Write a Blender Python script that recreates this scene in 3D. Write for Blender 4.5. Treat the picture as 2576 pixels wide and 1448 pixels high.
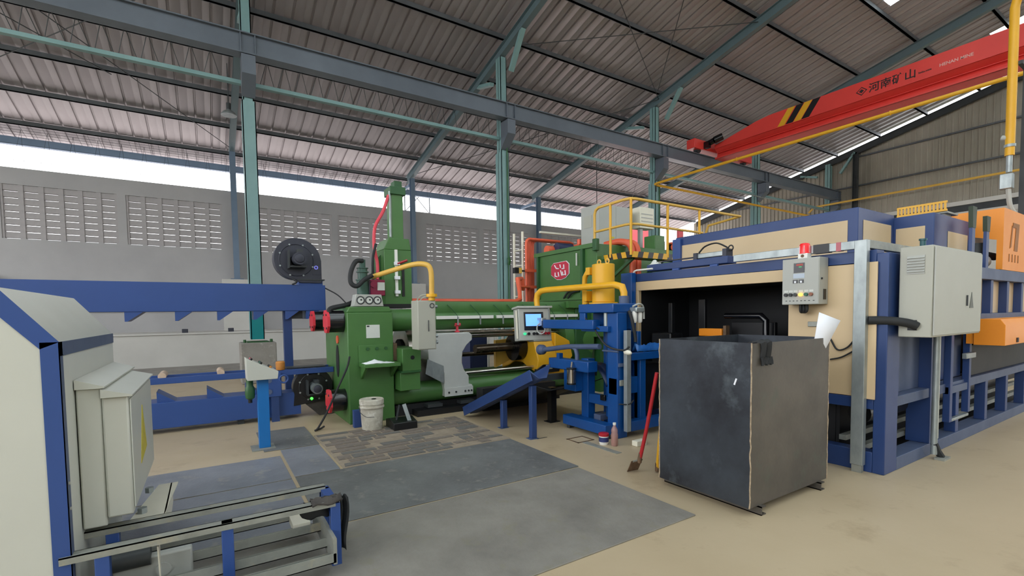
import bpy, bmesh, math, random
from mathutils import Vector, Matrix, Euler
random.seed(7)
for _o in list(bpy.data.objects): bpy.data.objects.remove(_o)
SC = bpy.context.scene
COL = SC.collection
R = math.radians

# ---------------------------------------------------------------- camera
EYE = 1.5
def make_camera():
    yaw, pitch, roll = R(32.5), R(-2.8), R(-0.77)
    fwd = Vector((math.sin(yaw)*math.cos(pitch), math.cos(yaw)*math.cos(pitch), math.sin(pitch)))
    rt = Vector((math.cos(yaw), -math.sin(yaw), 0))
    up = rt.cross(fwd)
    r2 = rt*math.cos(roll) + up*math.sin(roll)
    u2 = -rt*math.sin(roll) + up*math.cos(roll)
    cam = bpy.data.cameras.new('camera')
    cam.sensor_width = 36; cam.sensor_fit = 'HORIZONTAL'
    cam.lens = 1198/2576*36
    cam.shift_y = 124/2576
    cam.clip_start = 0.05; cam.clip_end = 500
    o = bpy.data.objects.new('camera', cam)
    m = Matrix.Identity(4)
    for i in range(3):
        m[i][0] = r2[i]; m[i][1] = u2[i]; m[i][2] = -fwd[i]
    m[2][3] = EYE
    o.matrix_world = m
    COL.objects.link(o)
    SC.camera = o
make_camera()

# ---------------------------------------------------------------- world, exposure
W = bpy.data.worlds.new('overcast_sky'); SC.world = W
W.use_nodes = True
_bg = W.node_tree.nodes['Background']
_bg.inputs[0].default_value = (0.95, 0.97, 1.0, 1)
_bg.inputs[1].default_value = 2.6
SC.view_settings.view_transform = 'Standard'
SC.view_settings.look = 'None'
SC.view_settings.gamma = 1
SC.view_settings.use_curve_mapping = False
SC.view_settings.exposure = 0.65

# ---------------------------------------------------------------- materials
def lin(c):
    c = c/255
    return c/12.92 if c <= 0.04045 else ((c+0.055)/1.055)**2.4
def rgb(t): return (lin(t[0]), lin(t[1]), lin(t[2]), 1)
MATS = {}
def mat(name, col, rough=0.5, metal=0.0, col2=None, scale=3.0, amount=0.35, bump=0.0, bscale=60, stretch=None, col3=None, scale3=30, emit=0, spec=0.5, contrast=(0.35, 0.7)):
    if name in MATS: return MATS[name]
    m = bpy.data.materials.new(name); m.use_nodes = True
    nt = m.node_tree; b = nt.nodes['Principled BSDF']
    b.inputs['Roughness'].default_value = rough
    b.inputs['Metallic'].default_value = metal
    b.inputs['Specular IOR Level'].default_value = spec
    b.inputs['Base Color'].default_value = rgb(col)
    if col2 is None:
        col2 = tuple(max(0, c*0.86) for c in col)
    tc = nt.nodes.new('ShaderNodeTexCoord')
    mp = nt.nodes.new('ShaderNodeMapping')
    if stretch: mp.inputs['Scale'].default_value = stretch
    nt.links.new(tc.outputs['Object'], mp.inputs['Vector'])
    nz = nt.nodes.new('ShaderNodeTexNoise'); nz.inputs['Scale'].default_value = scale
    nz.inputs['Detail'].default_value = 6; nz.inputs['Roughness'].default_value = 0.62
    nt.links.new(mp.outputs[0], nz.inputs['Vector'])
    mr = nt.nodes.new('ShaderNodeMapRange')
    mr.inputs['From Min'].default_value = contrast[0]; mr.inputs['From Max'].default_value = contrast[1]
    mr.inputs['To Max'].default_value = amount
    nt.links.new(nz.outputs['Fac'], mr.inputs['Value'])
    mx = nt.nodes.new('ShaderNodeMix'); mx.data_type = 'RGBA'
    mx.inputs['A'].default_value = rgb(col); mx.inputs['B'].default_value = rgb(col2)
    nt.links.new(mr.outputs[0], mx.inputs['Factor'])
    out = mx.outputs['Result']
    if col3 is not None:
        n3 = nt.nodes.new('ShaderNodeTexNoise'); n3.inputs['Scale'].default_value = scale3
        n3.inputs['Detail'].default_value = 5; n3.inputs['Roughness'].default_value = 0.7
        nt.links.new(mp.outputs[0], n3.inputs['Vector'])
        m3 = nt.nodes.new('ShaderNodeMapRange')
        m3.inputs['From Min'].default_value = 0.56; m3.inputs['From Max'].default_value = 0.72
        m3.inputs['To Max'].default_value = 0.8
        nt.links.new(n3.outputs['Fac'], m3.inputs['Value'])
        x3 = nt.nodes.new('ShaderNodeMix'); x3.data_type = 'RGBA'
        x3.inputs['B'].default_value = rgb(col3)
        nt.links.new(out, x3.inputs['A']); nt.links.new(m3.outputs[0], x3.inputs['Factor'])
        out = x3.outputs['Result']
    nt.links.new(out, b.inputs['Base Color'])
    rr = nt.nodes.new('ShaderNodeMapRange')
    rr.inputs['To Min'].default_value = max(0.02, rough-0.1); rr.inputs['To Max'].default_value = min(1, rough+0.12)
    nt.links.new(nz.outputs['Fac'], rr.inputs['Value']); nt.links.new(rr.outputs[0], b.inputs['Roughness'])
    if bump:
        nb = nt.nodes.new('ShaderNodeTexNoise'); nb.inputs['Scale'].default_value = bscale; nb.inputs['Detail'].default_value = 4
        nt.links.new(mp.outputs[0], nb.inputs['Vector'])
        bp = nt.nodes.new('ShaderNodeBump'); bp.inputs['Strength'].default_value = bump; bp.inputs['Distance'].default_value = 0.01
        nt.links.new(nb.outputs['Fac'], bp.inputs['Height']); nt.links.new(bp.outputs[0], b.inputs['Normal'])
    if emit:
        b.inputs['Emission Color'].default_value = rgb(col); b.inputs['Emission Strength'].default_value = emit
    MATS[name] = m
    return m

def translucent_mat(name, col):
    m = bpy.data.materials.new(name); m.use_nodes = True
    nt = m.node_tree; nt.nodes.clear()
    o = nt.nodes.new('ShaderNodeOutputMaterial')
    t = nt.nodes.new('ShaderNodeBsdfTranslucent'); t.inputs[0].default_value = rgb(col)
    p = nt.nodes.new('ShaderNodeBsdfTransparent'); p.inputs[0].default_value = rgb(col)
    x = nt.nodes.new('ShaderNodeMixShader'); x.inputs[0].default_value = 0.75
    nt.links.new(t.outputs[0], x.inputs[1]); nt.links.new(p.outputs[0], x.inputs[2]); nt.links.new(x.outputs[0], o.inputs[0])
    MATS[name] = m; return m
def clear_mat(name, col, rough=0.1, fac=0.6):
    m = bpy.data.materials.new(name); m.use_nodes = True
    nt = m.node_tree; b = nt.nodes['Principled BSDF']
    b.inputs['Base Color'].default_value = rgb(col); b.inputs['Roughness'].default_value = rough
    b.inputs['Alpha'].default_value = fac
    MATS[name] = m; return m

FLOOR = mat('floor_epoxy', (186,169,140), 0.42, 0, (170,152,122), 0.5, 0.7, 0.04, 25, col3=(160,142,114), scale3=2.3)
GROUND = mat('outside_concrete', (226,214,210), 0.9, 0, (196,188,184), 0.3, 0.6)
GREYCON = mat('grey_concrete', (150,146,140), 0.85, 0, (112,108,102), 2.0, 0.7, 0.2, 30, col3=(178,174,166), scale3=8)
WALL = mat('painted_masonry', (176,175,175), 0.85, 0, (156,155,156), 0.5, 0.6, 0.08, 40)
WALLW = mat('white_render', (202,200,194), 0.8, 0, (182,180,174), 0.6, 0.6, 0.06, 40)
VENT = mat('vent_block_cement', (176,172,172), 0.9, 0, (150,147,148), 3, 0.6, 0.2, 50)
ROOF = mat('roof_sheet_metal', (172,166,168), 0.42, 0.2, (140,134,136), 0.5, 0.6, stretch=(1.0,0.2,1))
CLAD = mat('gable_cladding', (168,162,148), 0.55, 0.1, (126,120,108), 0.7, 0.7, stretch=(1,1,0.3))
STEELG = mat('beam_grey_green', (98,106,116), 0.4, 0.1, (80,87,96), 1.0, 0.5)
DARKST = mat('dark_steel', (62,66,68), 0.5, 0.2, (44,48,50), 2.0, 0.6)
PURL = mat('purlin_steel', (98,102,106), 0.5, 0.2, (74,78,82), 2.0, 0.6)
TEAL = mat('teal_paint', (124,158,157), 0.45, 0, (104,138,138), 1.2, 0.6)
TEALD = mat('deep_teal_paint', (0,128,132), 0.45, 0, (0,108,114), 1.5, 0.5)
RAFT = mat('rafter_paint', (100,120,126), 0.45, 0.05, (82,100,106), 1.0, 0.5)
TEALB = mat('blue_teal_flare_tint', (112,132,154), 0.5, 0, (90,110,132), 1.2, 0.5)  # blue-teal paint, pushed bluer to take in the lens flare
RED = mat('crane_red', (226,66,58), 0.4, 0, (204,54,48), 0.8, 0.5)
YEL = mat('safety_yellow', (226,170,34), 0.4, 0, (206,148,24), 2.0, 0.5)
YELP = mat('pale_yellow', (222,178,84), 0.45, 0, (200,156,60), 2.0, 0.5)
GREEN = mat('press_green', (72,116,60), 0.38, 0, (58,98,50), 1.5, 0.6)
DGREEN = mat('dark_green', (44,92,48), 0.42, 0, (32,70,38), 2.0, 0.6)
MOTORG = mat('motor_green', (58,92,80), 0.45, 0, (40,70,62), 4.0, 0.5)
BLUE = mat('furnace_blue', (38,64,116), 0.42, 0, (32,54,98), 1.3, 0.6)
BLUEG = mat('dusty_blue', (80,94,124), 0.55, 0, (62,74,102), 2.0, 0.6)
BLUED = mat('duct_blue', (44,75,138), 0.42, 0, (38,66,120), 1.2, 0.5)
MBLUE = mat('machine_blue', (10,72,140), 0.35, 0, (10,58,118), 2.0, 0.6)
POSTB = mat('bright_blue', (18,112,186), 0.4, 0, (16,98,166), 2.0, 0.5)
CREAM = mat('cream_panel', (208,184,146), 0.5, 0, (190,166,130), 1.0, 0.5)
ORANGE = mat('burner_orange', (238,146,34), 0.42, 0, (224,130,26), 2.0, 0.4)
PIPEO = mat('pipe_orange', (234,104,70), 0.42, 0, (208,84,56), 2.0, 0.5)
CABG = mat('cabinet_grey', (172,174,168), 0.42, 0, (158,160,154), 1.0, 0.4)
CABW = mat('cabinet_white', (172,172,160), 0.42, 0, (158,158,147), 0.8, 0.5)
CABL = mat('light_cabinet', (198,199,189), 0.4, 0, (184,185,175), 0.8, 0.5)
GALV = mat('galvanised_steel', (168,176,176), 0.38, 0.55, (130,138,140), 9.0, 0.7, stretch=(1,1,0.5))
DUSTG = mat('dusty_galvanised', (158,160,152), 0.55, 0.35, (122,124,118), 5.0, 0.7, col3=(176,166,140), scale3=7)
CHROME = mat('polished_rod', (200,196,188), 0.18, 0.95, (150,140,126), 5.0, 0.6)
RODB = mat('oiled_rod', (120,108,96), 0.28, 0.85, (70,62,54), 6.0, 0.7)
SILVER = mat('cast_silver', (204,207,204), 0.38, 0.15, (178,182,180), 2.0, 0.6)
BLACK = mat('black_paint', (22,23,26), 0.35, 0, (14,15,17), 3.0, 0.5)
BLACKG = mat('gloss_black', (18,18,22), 0.15, 0, (12,12,15), 3.0, 0.5)
PIT = mat('black_and_shade', (16,17,20), 0.6, 0, (24,26,30), 1.2, 0.7)  # plain black; in holes and the furnace void it paints the shade
FANB = mat('fan_dark', (58,60,72), 0.45, 0.2, (42,44,54), 3.0, 0.5)
RUBBER = mat('black_rubber', (34,36,38), 0.7, 0, (24,26,28), 6.0, 0.5)
REDP = mat('cap_red', (214,52,66), 0.45, 0, (188,40,54), 3.0, 0.5)
MAROON = mat('valve_maroon', (140,34,70), 0.3, 0.1, (110,24,52), 5.0, 0.5)
PINK = mat('hose_red', (214,70,84), 0.5, 0, (196,60,72), 4.0, 0.4)
CRATES = mat('crate_mill_steel', (70,76,84), 0.42, 0.45, (44,46,52), 1.6, 1.0, 0.08, 30, col3=(92,100,106), scale3=2.6, contrast=(0.35,0.65))
CRATEB = mat('crate_brown_steel', (98,92,84), 0.5, 0.35, (72,68,64), 1.5, 0.9, 0.08, 30, col3=(84,92,82), scale3=2.2)
WELD = mat('weld_seam', (190,172,146), 0.6, 0.3, (130,112,92), 30.0, 0.8, 0.5, 90)
PLATE = mat('checker_steel', (122,124,124), 0.55, 0.15, (92,93,93), 1.4, 0.9, 0.25, 40, col3=(150,147,140), scale3=6)
PLATEB = mat('worn_steel', (146,142,134), 0.6, 0.1, (116,112,106), 1.6, 0.9, 0.25, 40, col3=(132,128,110), scale3=4)
PLATEC = mat('pale_blue_steel', (140,143,150), 0.45, 0.2, (110,114,121), 1.6, 0.8, 0.2, 40, col3=(168,162,150), scale3=4)
BRICKM = mat('worn_tile', (126,116,107), 0.8, 0, (98,91,85), 7.0, 0.9, 0.5, 60, col3=(156,142,122), scale3=7)
MORTAR = mat('dusty_screed', (156,143,125), 0.9, 0, (128,117,103), 6.0, 0.9, 0.4, 60)
BRICKD = mat('dark_tile', (112,110,106), 0.75, 0, (88,86,84), 6.0, 0.9, 0.5, 60, col3=(150,138,120), scale3=6)
PAPER = mat('paper_white', (236,238,244), 0.7, 0, (222,224,232), 3.0, 0.4)
PAPERG = mat('notice_paper', (206,210,204), 0.7, 0, (190,194,188), 6.0, 0.5)
WOODT = mat('roller_tan', (196,132,62), 0.6, 0, (168,104,44), 12.0, 0.6)
WOODP = mat('roller_pale', (198,176,156), 0.7, 0, (170,146,126), 12.0, 0.7)
SCREENB = mat('screen_blue', (96,150,250), 0.3, 0, (120,170,250), 6, 0.5, emit=0.9)
SCREEND = mat('screen_dark', (26,28,34), 0.15)
GRNL = mat('lamp_green', (60,255,60), 0.3, emit=3.0)
AMB = mat('lamp_amber', (255,184,60), 0.3, emit=2.2)
GRNB = mat('button_green', (60,200,140), 0.3, emit=0.5)
GRND = mat('lens_dark_green', (20,96,72), 0.3)
REDB = mat('button_red', (170,30,44), 0.3)
BRNB = mat('lens_brown', (140,84,60), 0.35)
WHITEP = mat('white_plastic', (232,232,226), 0.4)
CREAMP = mat('cream_plastic', (226,222,204), 0.5)
STICK = mat('warning_yellow', (206,190,60), 0.5, 0, (170,156,50), 20, 0.6)
BUCKET = mat('plaster_bucket', (206,202,188), 0.6, 0, (160,152,136), 7.0, 0.9, 0.15, 30, col3=(232,230,222), scale3=9)
BLUEL = mat('label_blue', (40,52,104), 0.45)
RUST = mat('rusty_steel', (120,96,74), 0.7, 0.3, (80,64,52), 12.0, 0.8)
DRUB = mat('dusty_rubber', (74,70,66), 0.85, 0, (54,50,48), 8.0, 0.8, 0.3, 40)
TARP = mat('blue_plastic_sheet', (28,88,164), 0.3, 0, (60,120,190), 9.0, 0.7, 0.6, 14)
SKYL = translucent_mat('skylight_fibreglass', (236,246,246))
BOTTLE = clear_mat('bottle_plastic', (190,150,140), 0.12, 0.55)
LETTER = mat('letter_dark', (40,24,24), 0.6)
LETTERW = mat('letter_pale', (230,180,170), 0.6)
LETTERO = mat('letter_ochre', (150,92,20), 0.6)

# ---------------------------------------------------------------- mesh builder
def frame_from(d):
    d = Vector(d).normalized()
    a = Vector((0,0,1)) if abs(d.z) < 0.95 else Vector((1,0,0))
    u = d.cross(a).normalized(); v = d.cross(u).normalized()
    return d, u, v
class MB:
    def __init__(self): self.v = []; self.f = []
    def add(self, vs, fs):
        k = len(self.v); self.v += [Vector(p) for p in vs]; self.f += [tuple(i+k for i in f) for f in fs]; return self
    def box(self, x0, x1, y0, y1, z0, z1):
        if x0 > x1: x0, x1 = x1, x0
        if y0 > y1: y0, y1 = y1, y0
        if z0 > z1: z0, z1 = z1, z0
        vs = [(x,y,z) for x in (x0,x1) for y in (y0,y1) for z in (z0,z1)]
        return self.add(vs, [(0,1,3,2),(4,6,7,5),(0,4,5,1),(2,3,7,6),(0,2,6,4),(1,5,7,3)])
    def obox(self, c, s, rot):
        M3 = rot if isinstance(rot, Matrix) else Euler(rot).to_matrix()
        c = Vector(c)
        vs = [c + M3 @ Vector((x*s[0]/2, y*s[1]/2, z*s[2]/2)) for x in (-1,1) for y in (-1,1) for z in (-1,1)]
        return self.add(vs, [(0,1,3,2),(4,6,7,5),(0,4,5,1),(2,3,7,6),(0,2,6,4),(1,5,7,3)])
    def bar(self, p0, p1, w, h, up=(0,0,1)):
        p0, p1 = Vector(p0), Vector(p1); d = (p1-p0); L = d.length; d.normalize()
        u = Vector(up)
        if abs(d.dot(u)) > 0.99: u = Vector((1,0,0))
        s = d.cross(u).normalized(); u = s.cross(d).normalized()
        vs = [p + s*(a*w/2) + u*(b*h/2) for p in (p0,p1) for a in (-1,1) for b in (-1,1)]
        return self.add(vs, [(0,1,3,2),(4,6,7,5),(0,4,5,1),(2,3,7,6),(0,2,6,4),(1,5,7,3)])
    def prism(self, poly, axis, a0, a1):
        if a0 > a1: a0, a1 = a1, a0
        def P(p, a):
            return {'x':(a,p[0],p[1]), 'y':(p[0],a,p[1]), 'z':(p[0],p[1],a)}[axis]
        n = len(poly)
        area = sum(poly[i][0]*poly[(i+1)%n][1]-poly[(i+1)%n][0]*poly[i][1] for i in range(n))
        if (area > 0) == (axis == 'y'): poly = poly[::-1]
        vs = [P(p,a0) for p in poly] + [P(p,a1) for p in poly]
        fs = [tuple(range(n-1,-1,-1)), tuple(range(n,2*n))] + [(i,(i+1)%n,n+(i+1)%n,n+i) for i in range(n)]
        return self.add(vs, fs)
    def cyl(self, p0, p1, r0, r1=None, n=20, caps=True):
        if r1 is None: r1 = r0
        p0, p1 = Vector(p0), Vector(p1); d,u,v = frame_from(p1-p0)
        vs = []
        for p, r in ((p0,r0),(p1,r1)):
            for i in range(n):
                a = 2*math.pi*i/n; vs.append(p + u*(r*math.cos(a)) + v*(r*math.sin(a)))
        fs = [(i,n+i,n+(i+1)%n,(i+1)%n)[::-1] for i in range(n)]
        if caps: fs += [tuple(range(n-1,-1,-1)), tuple(range(n,2*n))]
        return self.add(vs, fs)
    def lathe(self, prof, p0, axis=(0,0,1), n=24):
        p0 = Vector(p0); d,u,v = frame_from(axis); m = len(prof); vs = []
        for r, h in prof:
            for i in range(n):
                a = 2*math.pi*i/n; vs.append(p0 + d*h + u*(r*math.cos(a)) + v*(r*math.sin(a)))
        fs = []
        for j in range(m-1):
            for i in range(n):
                fs.append((j*n+i, j*n+(i+1)%n, (j+1)*n+(i+1)%n, (j+1)*n+i))
        fs += [tuple(range(n-1,-1,-1)), tuple((m-1)*n+i for i in range(n))]
        return self.add(vs, fs)
    def tube(self, pts, r, n=10, caps=True, smooth=0):
        pts = [Vector(p) for p in pts]
        if smooth: pts = spline(pts, smooth)
        m = len(pts); vs = []
        d0 = (pts[1]-pts[0]).normalized(); _,u,_v = frame_from(d0)
        for i,p in enumerate(pts):
            if i == 0: d = d0
            elif i == m-1: d = (pts[i]-pts[i-1]).normalized()
            else: d = ((pts[i]-pts[i-1]).normalized()+(pts[i+1]-pts[i]).normalized()).normalized()
            u = (u - d*u.dot(d)).normalized(); w = d.cross(u)
            k = 1.0
            if 0 < i < m-1:
                c = d.dot((pts[i]-pts[i-1]).normalized()); k = 1/max(c,0.5)
            for j in range(n):
                a = 2*math.pi*j/n; vs.append(p + (u*math.cos(a) + w*math.sin(a))*r*(1 if smooth else min(k,1.3)))
        fs = []
        for i in range(m-1):
            for j in range(n):
                fs.append((i*n+j, i*n+(j+1)%n, (i+1)*n+(j+1)%n, (i+1)*n+j))
        if caps: fs += [tuple(range(n-1,-1,-1)), tuple((m-1)*n+j for j in range(n))]
        return self.add(vs, fs)
    def torus(self, c, axis, Rr, r, n=24, k=8, a0=0, a1=2*math.pi):
        d,u,v = frame_from(axis); c = Vector(c)
        full = abs(a1-a0-2*math.pi) < 1e-6
        pts = [c + (u*math.cos(a0+(a1-a0)*i/n) + v*math.sin(a0+(a1-a0)*i/n))*Rr for i in range(n+1)]
        return self.tube(pts, r, k, caps=not full)
    def ibeam(self, p0, p1, depth, width, tf=0.016, tw=0.012, up=(0,0,1)):
        p0, p1 = Vector(p0), Vector(p1); d = (p1-p0).normalized(); u = Vector(up)
        s = d.cross(u).normalized(); u = s.cross(d).normalized(); h = depth/2
        self.bar(p0+u*(h-tf/2), p1+u*(h-tf/2), width, tf, u)
        self.bar(p0-u*(h-tf/2), p1-u*(h-tf/2), width, tf, u)
        return self.bar(p0, p1, tw, depth-2*tf, u)
    def grid(self, P):
        h = len(P); w = len(P[0]); vs = [p for row in P for p in row]
        return self.add(vs, [(j*w+i, j*w+i+1, (j+1)*w+i+1, (j+1)*w+i) for j in range(h-1) for i in range(w-1)])
    def build(self, name, m, parent=None, bev=0.0, label=None, sub=0, solid=0, sharp=38):
        me = bpy.data.meshes.new(name)
        org = ORG.get(parent.name, Vector((0,0,0))) if parent is not None else Vector((0,0,0))
        me.from_pydata([p-org for p in self.v], [], self.f); me.validate()
        me.materials.append(m)
        for p in me.polygons: p.use_smooth = True
        me.set_sharp_from_angle(angle=R(sharp))
        o = bpy.data.objects.new(name, me); COL.objects.link(o)
        if parent is not None:
            o.parent = parent; ORG[o.name] = org
        if solid:
            md = o.modifiers.new('thickness', 'SOLIDIFY'); md.thickness = solid
        if bev:
            md = o.modifiers.new('soft_edge', 'BEVEL'); md.width = bev; md.segments = 2; md.limit_method = 'ANGLE'; md.angle_limit = R(40)
        if sub:
            md = o.modifiers.new('round', 'SUBSURF'); md.levels = sub; md.render_levels = sub
        if label: o['label'] = label
        return o
ORG = {}
def spline(pts, k):
    pts = [Vector(p) for p in pts]; out = []
    q = [pts[0]*2-pts[1]] + pts + [pts[-1]*2-pts[-2]]
    for i in range(1, len(q)-2):
        for j in range(k):
            t = j/k; a,b,c,d = q[i-1],q[i],q[i+1],q[i+2]
            out.append(0.5*((2*b)+(c-a)*t+(2*a-5*b+4*c-d)*t*t+(3*b-a-3*c+d)*t**3))
    out.append(pts[-1]); return out
def arc(c, a0, a1, r, n, ax='xz'):
    out = []
    for i in range(n+1):
        a = R(a0+(a1-a0)*i/n); out.append((c[0]+r*math.cos(a), c[1]+r*math.sin(a)))
    return out
def tag(o, label, cat, group=None, kind=None):
    o['label'] = label; o['category'] = cat
    if group: o['group'] = group
    if kind: o['kind'] = kind
    return o
def thing(name, label, cat, loc, group=None):
    o = bpy.data.objects.new(name, None); COL.objects.link(o)
    o.empty_display_size = 0.1; o.location = loc; ORG[o.name] = Vector(loc)
    return tag(o, label, cat, group)
def single(mb, name, m, label, cat, group=None, bev=0.0, **k):
    lo = Vector((sum(p.x for p in mb.v)/len(mb.v), sum(p.y for p in mb.v)/len(mb.v), min(p.z for p in mb.v)))
    for i,p in enumerate(mb.v): mb.v[i] = p-lo
    o = mb.build(name, m, None, bev, **k); o.location = lo
    return tag(o, label, cat, group)
def struct(mb, name, m, **k):
    o = mb.build(name, m, None, **k); o['kind'] = 'structure'; ORG[o.name] = Vector((0,0,0)); return o
def copy_part(o, parent, loc=None, rot=None):
    c = o.copy(); COL.objects.link(c); c.parent = parent
    if loc is not None: c.location = loc
    if rot is not None: c.rotation_euler = rot
    ORG[c.name] = ORG.get(parent.name, Vector((0,0,0)))
    return c
def copy_thing(root, loc, label, rotz=0):
    r = root.copy(); COL.objects.link(r); r.location = loc; r.rotation_euler = (0,0,rotz); r['label'] = label
    for ch in list(root.children):
        c = ch.copy(); COL.objects.link(c); c.parent = r
        for g in list(ch.children):
            d = g.copy(); COL.objects.link(d); d.parent = c
    return r
def text_mb(body, size, origin, xdir, ydir, depth=0.004, bold=0.0):
    cu = bpy.data.curves.new('lettering', 'FONT'); cu.body = body; cu.size = size; cu.extrude = depth/2; cu.offset = bold
    o = bpy.data.objects.new('lettering', cu); COL.objects.link(o)
    dg = bpy.context.evaluated_depsgraph_get(); me = bpy.data.meshes.new_from_object(o.evaluated_get(dg))
    X, Y = Vector(xdir).normalized(), Vector(ydir).normalized(); Z = X.cross(Y); O = Vector(origin)
    mb = MB(); mb.add([O + X*v.co.x + Y*v.co.y + Z*v.co.z for v in me.vertices], [tuple(p.vertices) for p in me.polygons])
    bpy.data.objects.remove(o); bpy.data.curves.remove(cu); bpy.data.meshes.remove(me)
    return mb
B = MB
# ================================================================ the hall
COLX = [0.95+6.75*k for k in range(-1, 5)]          # -5.8 .. 27.95
SL = 0.228
RIDGE = 2.5
def zr(y): return 7.4 + SL*(20.2-y)                 # underside of the rafters
XE = 28.3                                          # roof edge at the gable

floor = struct(B().box(-16, 28.4, -16, 20.5, -0.2, 0), 'floor', FLOOR)
B().box(-60, 90, 20.5, 90, -0.4, -0.21).build('outside_yard', GROUND, floor)  # unseen yard, made pale to bounce light up under the eaves
B().box(-60, 90, -70, 20.5, -0.4, -0.21).build('outside_ground', mat('unseen_dark_ground', (92,98,72), 0.95, 0, (70,76,56), 0.4, 0.7), floor)  # unseen ground, made dark so little light bounces to the roof
B().box(-16, 28.3, 14.9, 18.0, 0.0005, 0.008).build('concrete_strip', GREYCON, floor)
# floor joint and hatch in front of the press loader
B().box(3.27, 3.42, 4.60, 4.615, 0.0005, 0.002).build('floor_joint', DARKST, floor)
fh = B().box(3.55, 3.80, 4.18, 4.20, 0, .004).box(3.55, 3.80, 4.38, 4.40, 0, .004).box(3.55, 3.57, 4.18, 4.40, 0, .004).box(3.78, 3.80, 4.18, 4.40, 0, .004)
fh.build('hatch_frame', RUST, floor)
B().box(3.60, 3.68, 3.62, 4.17, 0, .005).build('trench_cover', DUSTG, floor)

# --- left wall with ventilation blocks
WY0, WY1 = 20.3, 20.5
VZ0, VZ1 = 3.98, 5.60
panels = []
for x0 in COLX[:4]:
    for a, b in ((0.70, 3.42), (3.65, 6.37)):
        if x0+b < 18.4: panels.append((x0+a, x0+b))
panels = [p for p in panels if p[1] < 18.3]
wm = B().box(-16, 18.5, WY0, WY1, 0, VZ0).box(-16, 18.5, WY0, WY1, VZ1, 6.1)
xs = -16.0
for a, b in panels:
    wm.box(xs, a, WY0, WY1, VZ0, VZ1); xs = b
wm.box(xs, 18.5, WY0, WY1, VZ0, VZ1)
wall_left = struct(wm, 'wall_left', WALL)
# every block: cement brick with a ventilation slit along its lower edge
bw, bh = 2.72/6, (VZ1-VZ0)/8
bm_ = B().box(-bw/2, bw/2, 0.02, 0.16, 0.025, bh-0.004).box(-bw/2, -bw/2+0.06, 0.0, 0.17, 0, bh).box(bw/2-0.06, bw/2, 0.0, 0.17, 0, bh)
blk = None; nblk = 0
far = B()
for a, b in panels:
    for i in range(6):
        for j in range(8):
            cx = a + (b-a)*(i+0.5)/6; cz = VZ0 + j*bh
            if nblk < 288:
                if blk is None:
                    blk = bm_.build('vent_block', VENT, wall_left); blk.location = (cx, WY0+0.02, cz)
                else: copy_part(blk, wall_left, (cx, WY0+0.02, cz))
                nblk += 1
            else:
                far.add([p + Vector((cx, WY0+0.02, cz)) for p in bm_.v], bm_.f)
if far.v:
    o = far.build('vent_blocks', VENT, wall_left); o['kind'] = 'stuff'
# ledge: the low white wall in front, with a coping
B().box(-16, 18.5, 18.0, WY0, 0.0, 1.0).build('ledge', WALLW, wall_left)
B().box(-16, 18.5, 17.95, WY0, 1.0, 1.05).build('ledge_coping', WALLW, wall_left)
for x in COLX[:4]:
    B().box(x-0.47, x+0.47, 19.85, WY0, 1.05, 2.88).build('pilaster', WALLW, wall_left)
    # sunk panel lines between the pilasters
for x in COLX[:3]:
    B().box(x+0.9, x+5.9, WY0-0.03, WY0, 1.72, 1.75).build('dado_line', WALL, wall_left)

# --- roof: sheets, purlins, rafters
ceiling = struct(B().box(-13, XE, RIDGE-0.25, RIDGE+0.25, zr(RIDGE)+0.50, zr(RIDGE)+0.53), 'ceiling', ROOF)
SHW = 0.9; SHY0 = 22.35
def sheet_mb(y0, y1):
    prof = []
    for k in range(2):
        b = k*0.45
        prof += [(b, 0), (b+0.19, 0), (b+0.20, 0.008), (b+0.22, 0.008), (b+0.23, 0), (b+0.37, 0), (b+0.385, 0.042), (b+0.425, 0.042), (b+0.438, 0)]
    prof.append((0.9, 0))
    m = B(); rows = []
    n = 6
    for i in range(n+1):
        y = y0 + (y1-y0)*i/n
        rows.append([Vector((px, y, zr(y)+0.465+pz)) for px, pz in prof])
    return m.grid(rows)
lights = {34: 6.55, 41: 5.5, 26: 6.4, 27: 6.4, 18: 6.4, 19: 6.4, 11: 6.4, 12: 6.4, 4: 6.4}  # all after the first two are unseen skylights added for more light
full = None; part = None; sky = None
nsh = 46; SX = XE-46*SHW
for k in range(nsh):
    x = SX + k*SHW
    if k in lights:
        a = sheet_mb(SHY0, lights[k]).build('roof_sheet', ROOF, ceiling); a.location = (x,0,0)
        s = sheet_mb(lights[k], RIDGE).build('skylight_sheet', SKYL, ceiling); s.location = (x,0,0)
    elif full is None:
        full = sheet_mb(SHY0, RIDGE).build('roof_sheet', ROOF, ceiling); full.location = (x,0,0)
    else: copy_part(full, ceiling, (x,0,0))
# the other slope of the roof, behind and above the photographer, with unseen skylight strips added to light the floor
om = B(); os_ = B()
def zz(y): return zr(2*RIDGE-y)+0.465
strips = [(c+2.2, c+4.6) for c in [-12.55]+COLX[:-1]]
edges = [-13.0]
for s0, s1 in strips:
    if s0 < -13: continue
    om.add([(edges[-1],RIDGE,zz(RIDGE)),(s0,RIDGE,zz(RIDGE)),(s0,-17,zz(-17)),(edges[-1],-17,zz(-17))], [(0,1,2,3)])
    os_.add([(s0,RIDGE,zz(RIDGE)),(s1,RIDGE,zz(RIDGE)),(s1,-13,zz(-13)),(s0,-13,zz(-13))], [(0,1,2,3)])
    om.add([(s0,-13,zz(-13)),(s1,-13,zz(-13)),(s1,-17,zz(-17)),(s0,-17,zz(-17))], [(0,1,2,3)])
    edges.append(s1)
om.add([(edges[-1],RIDGE,zz(RIDGE)),(XE,RIDGE,zz(RIDGE)),(XE,-17,zz(-17)),(edges[-1],-17,zz(-17))], [(0,1,2,3)])
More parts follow.
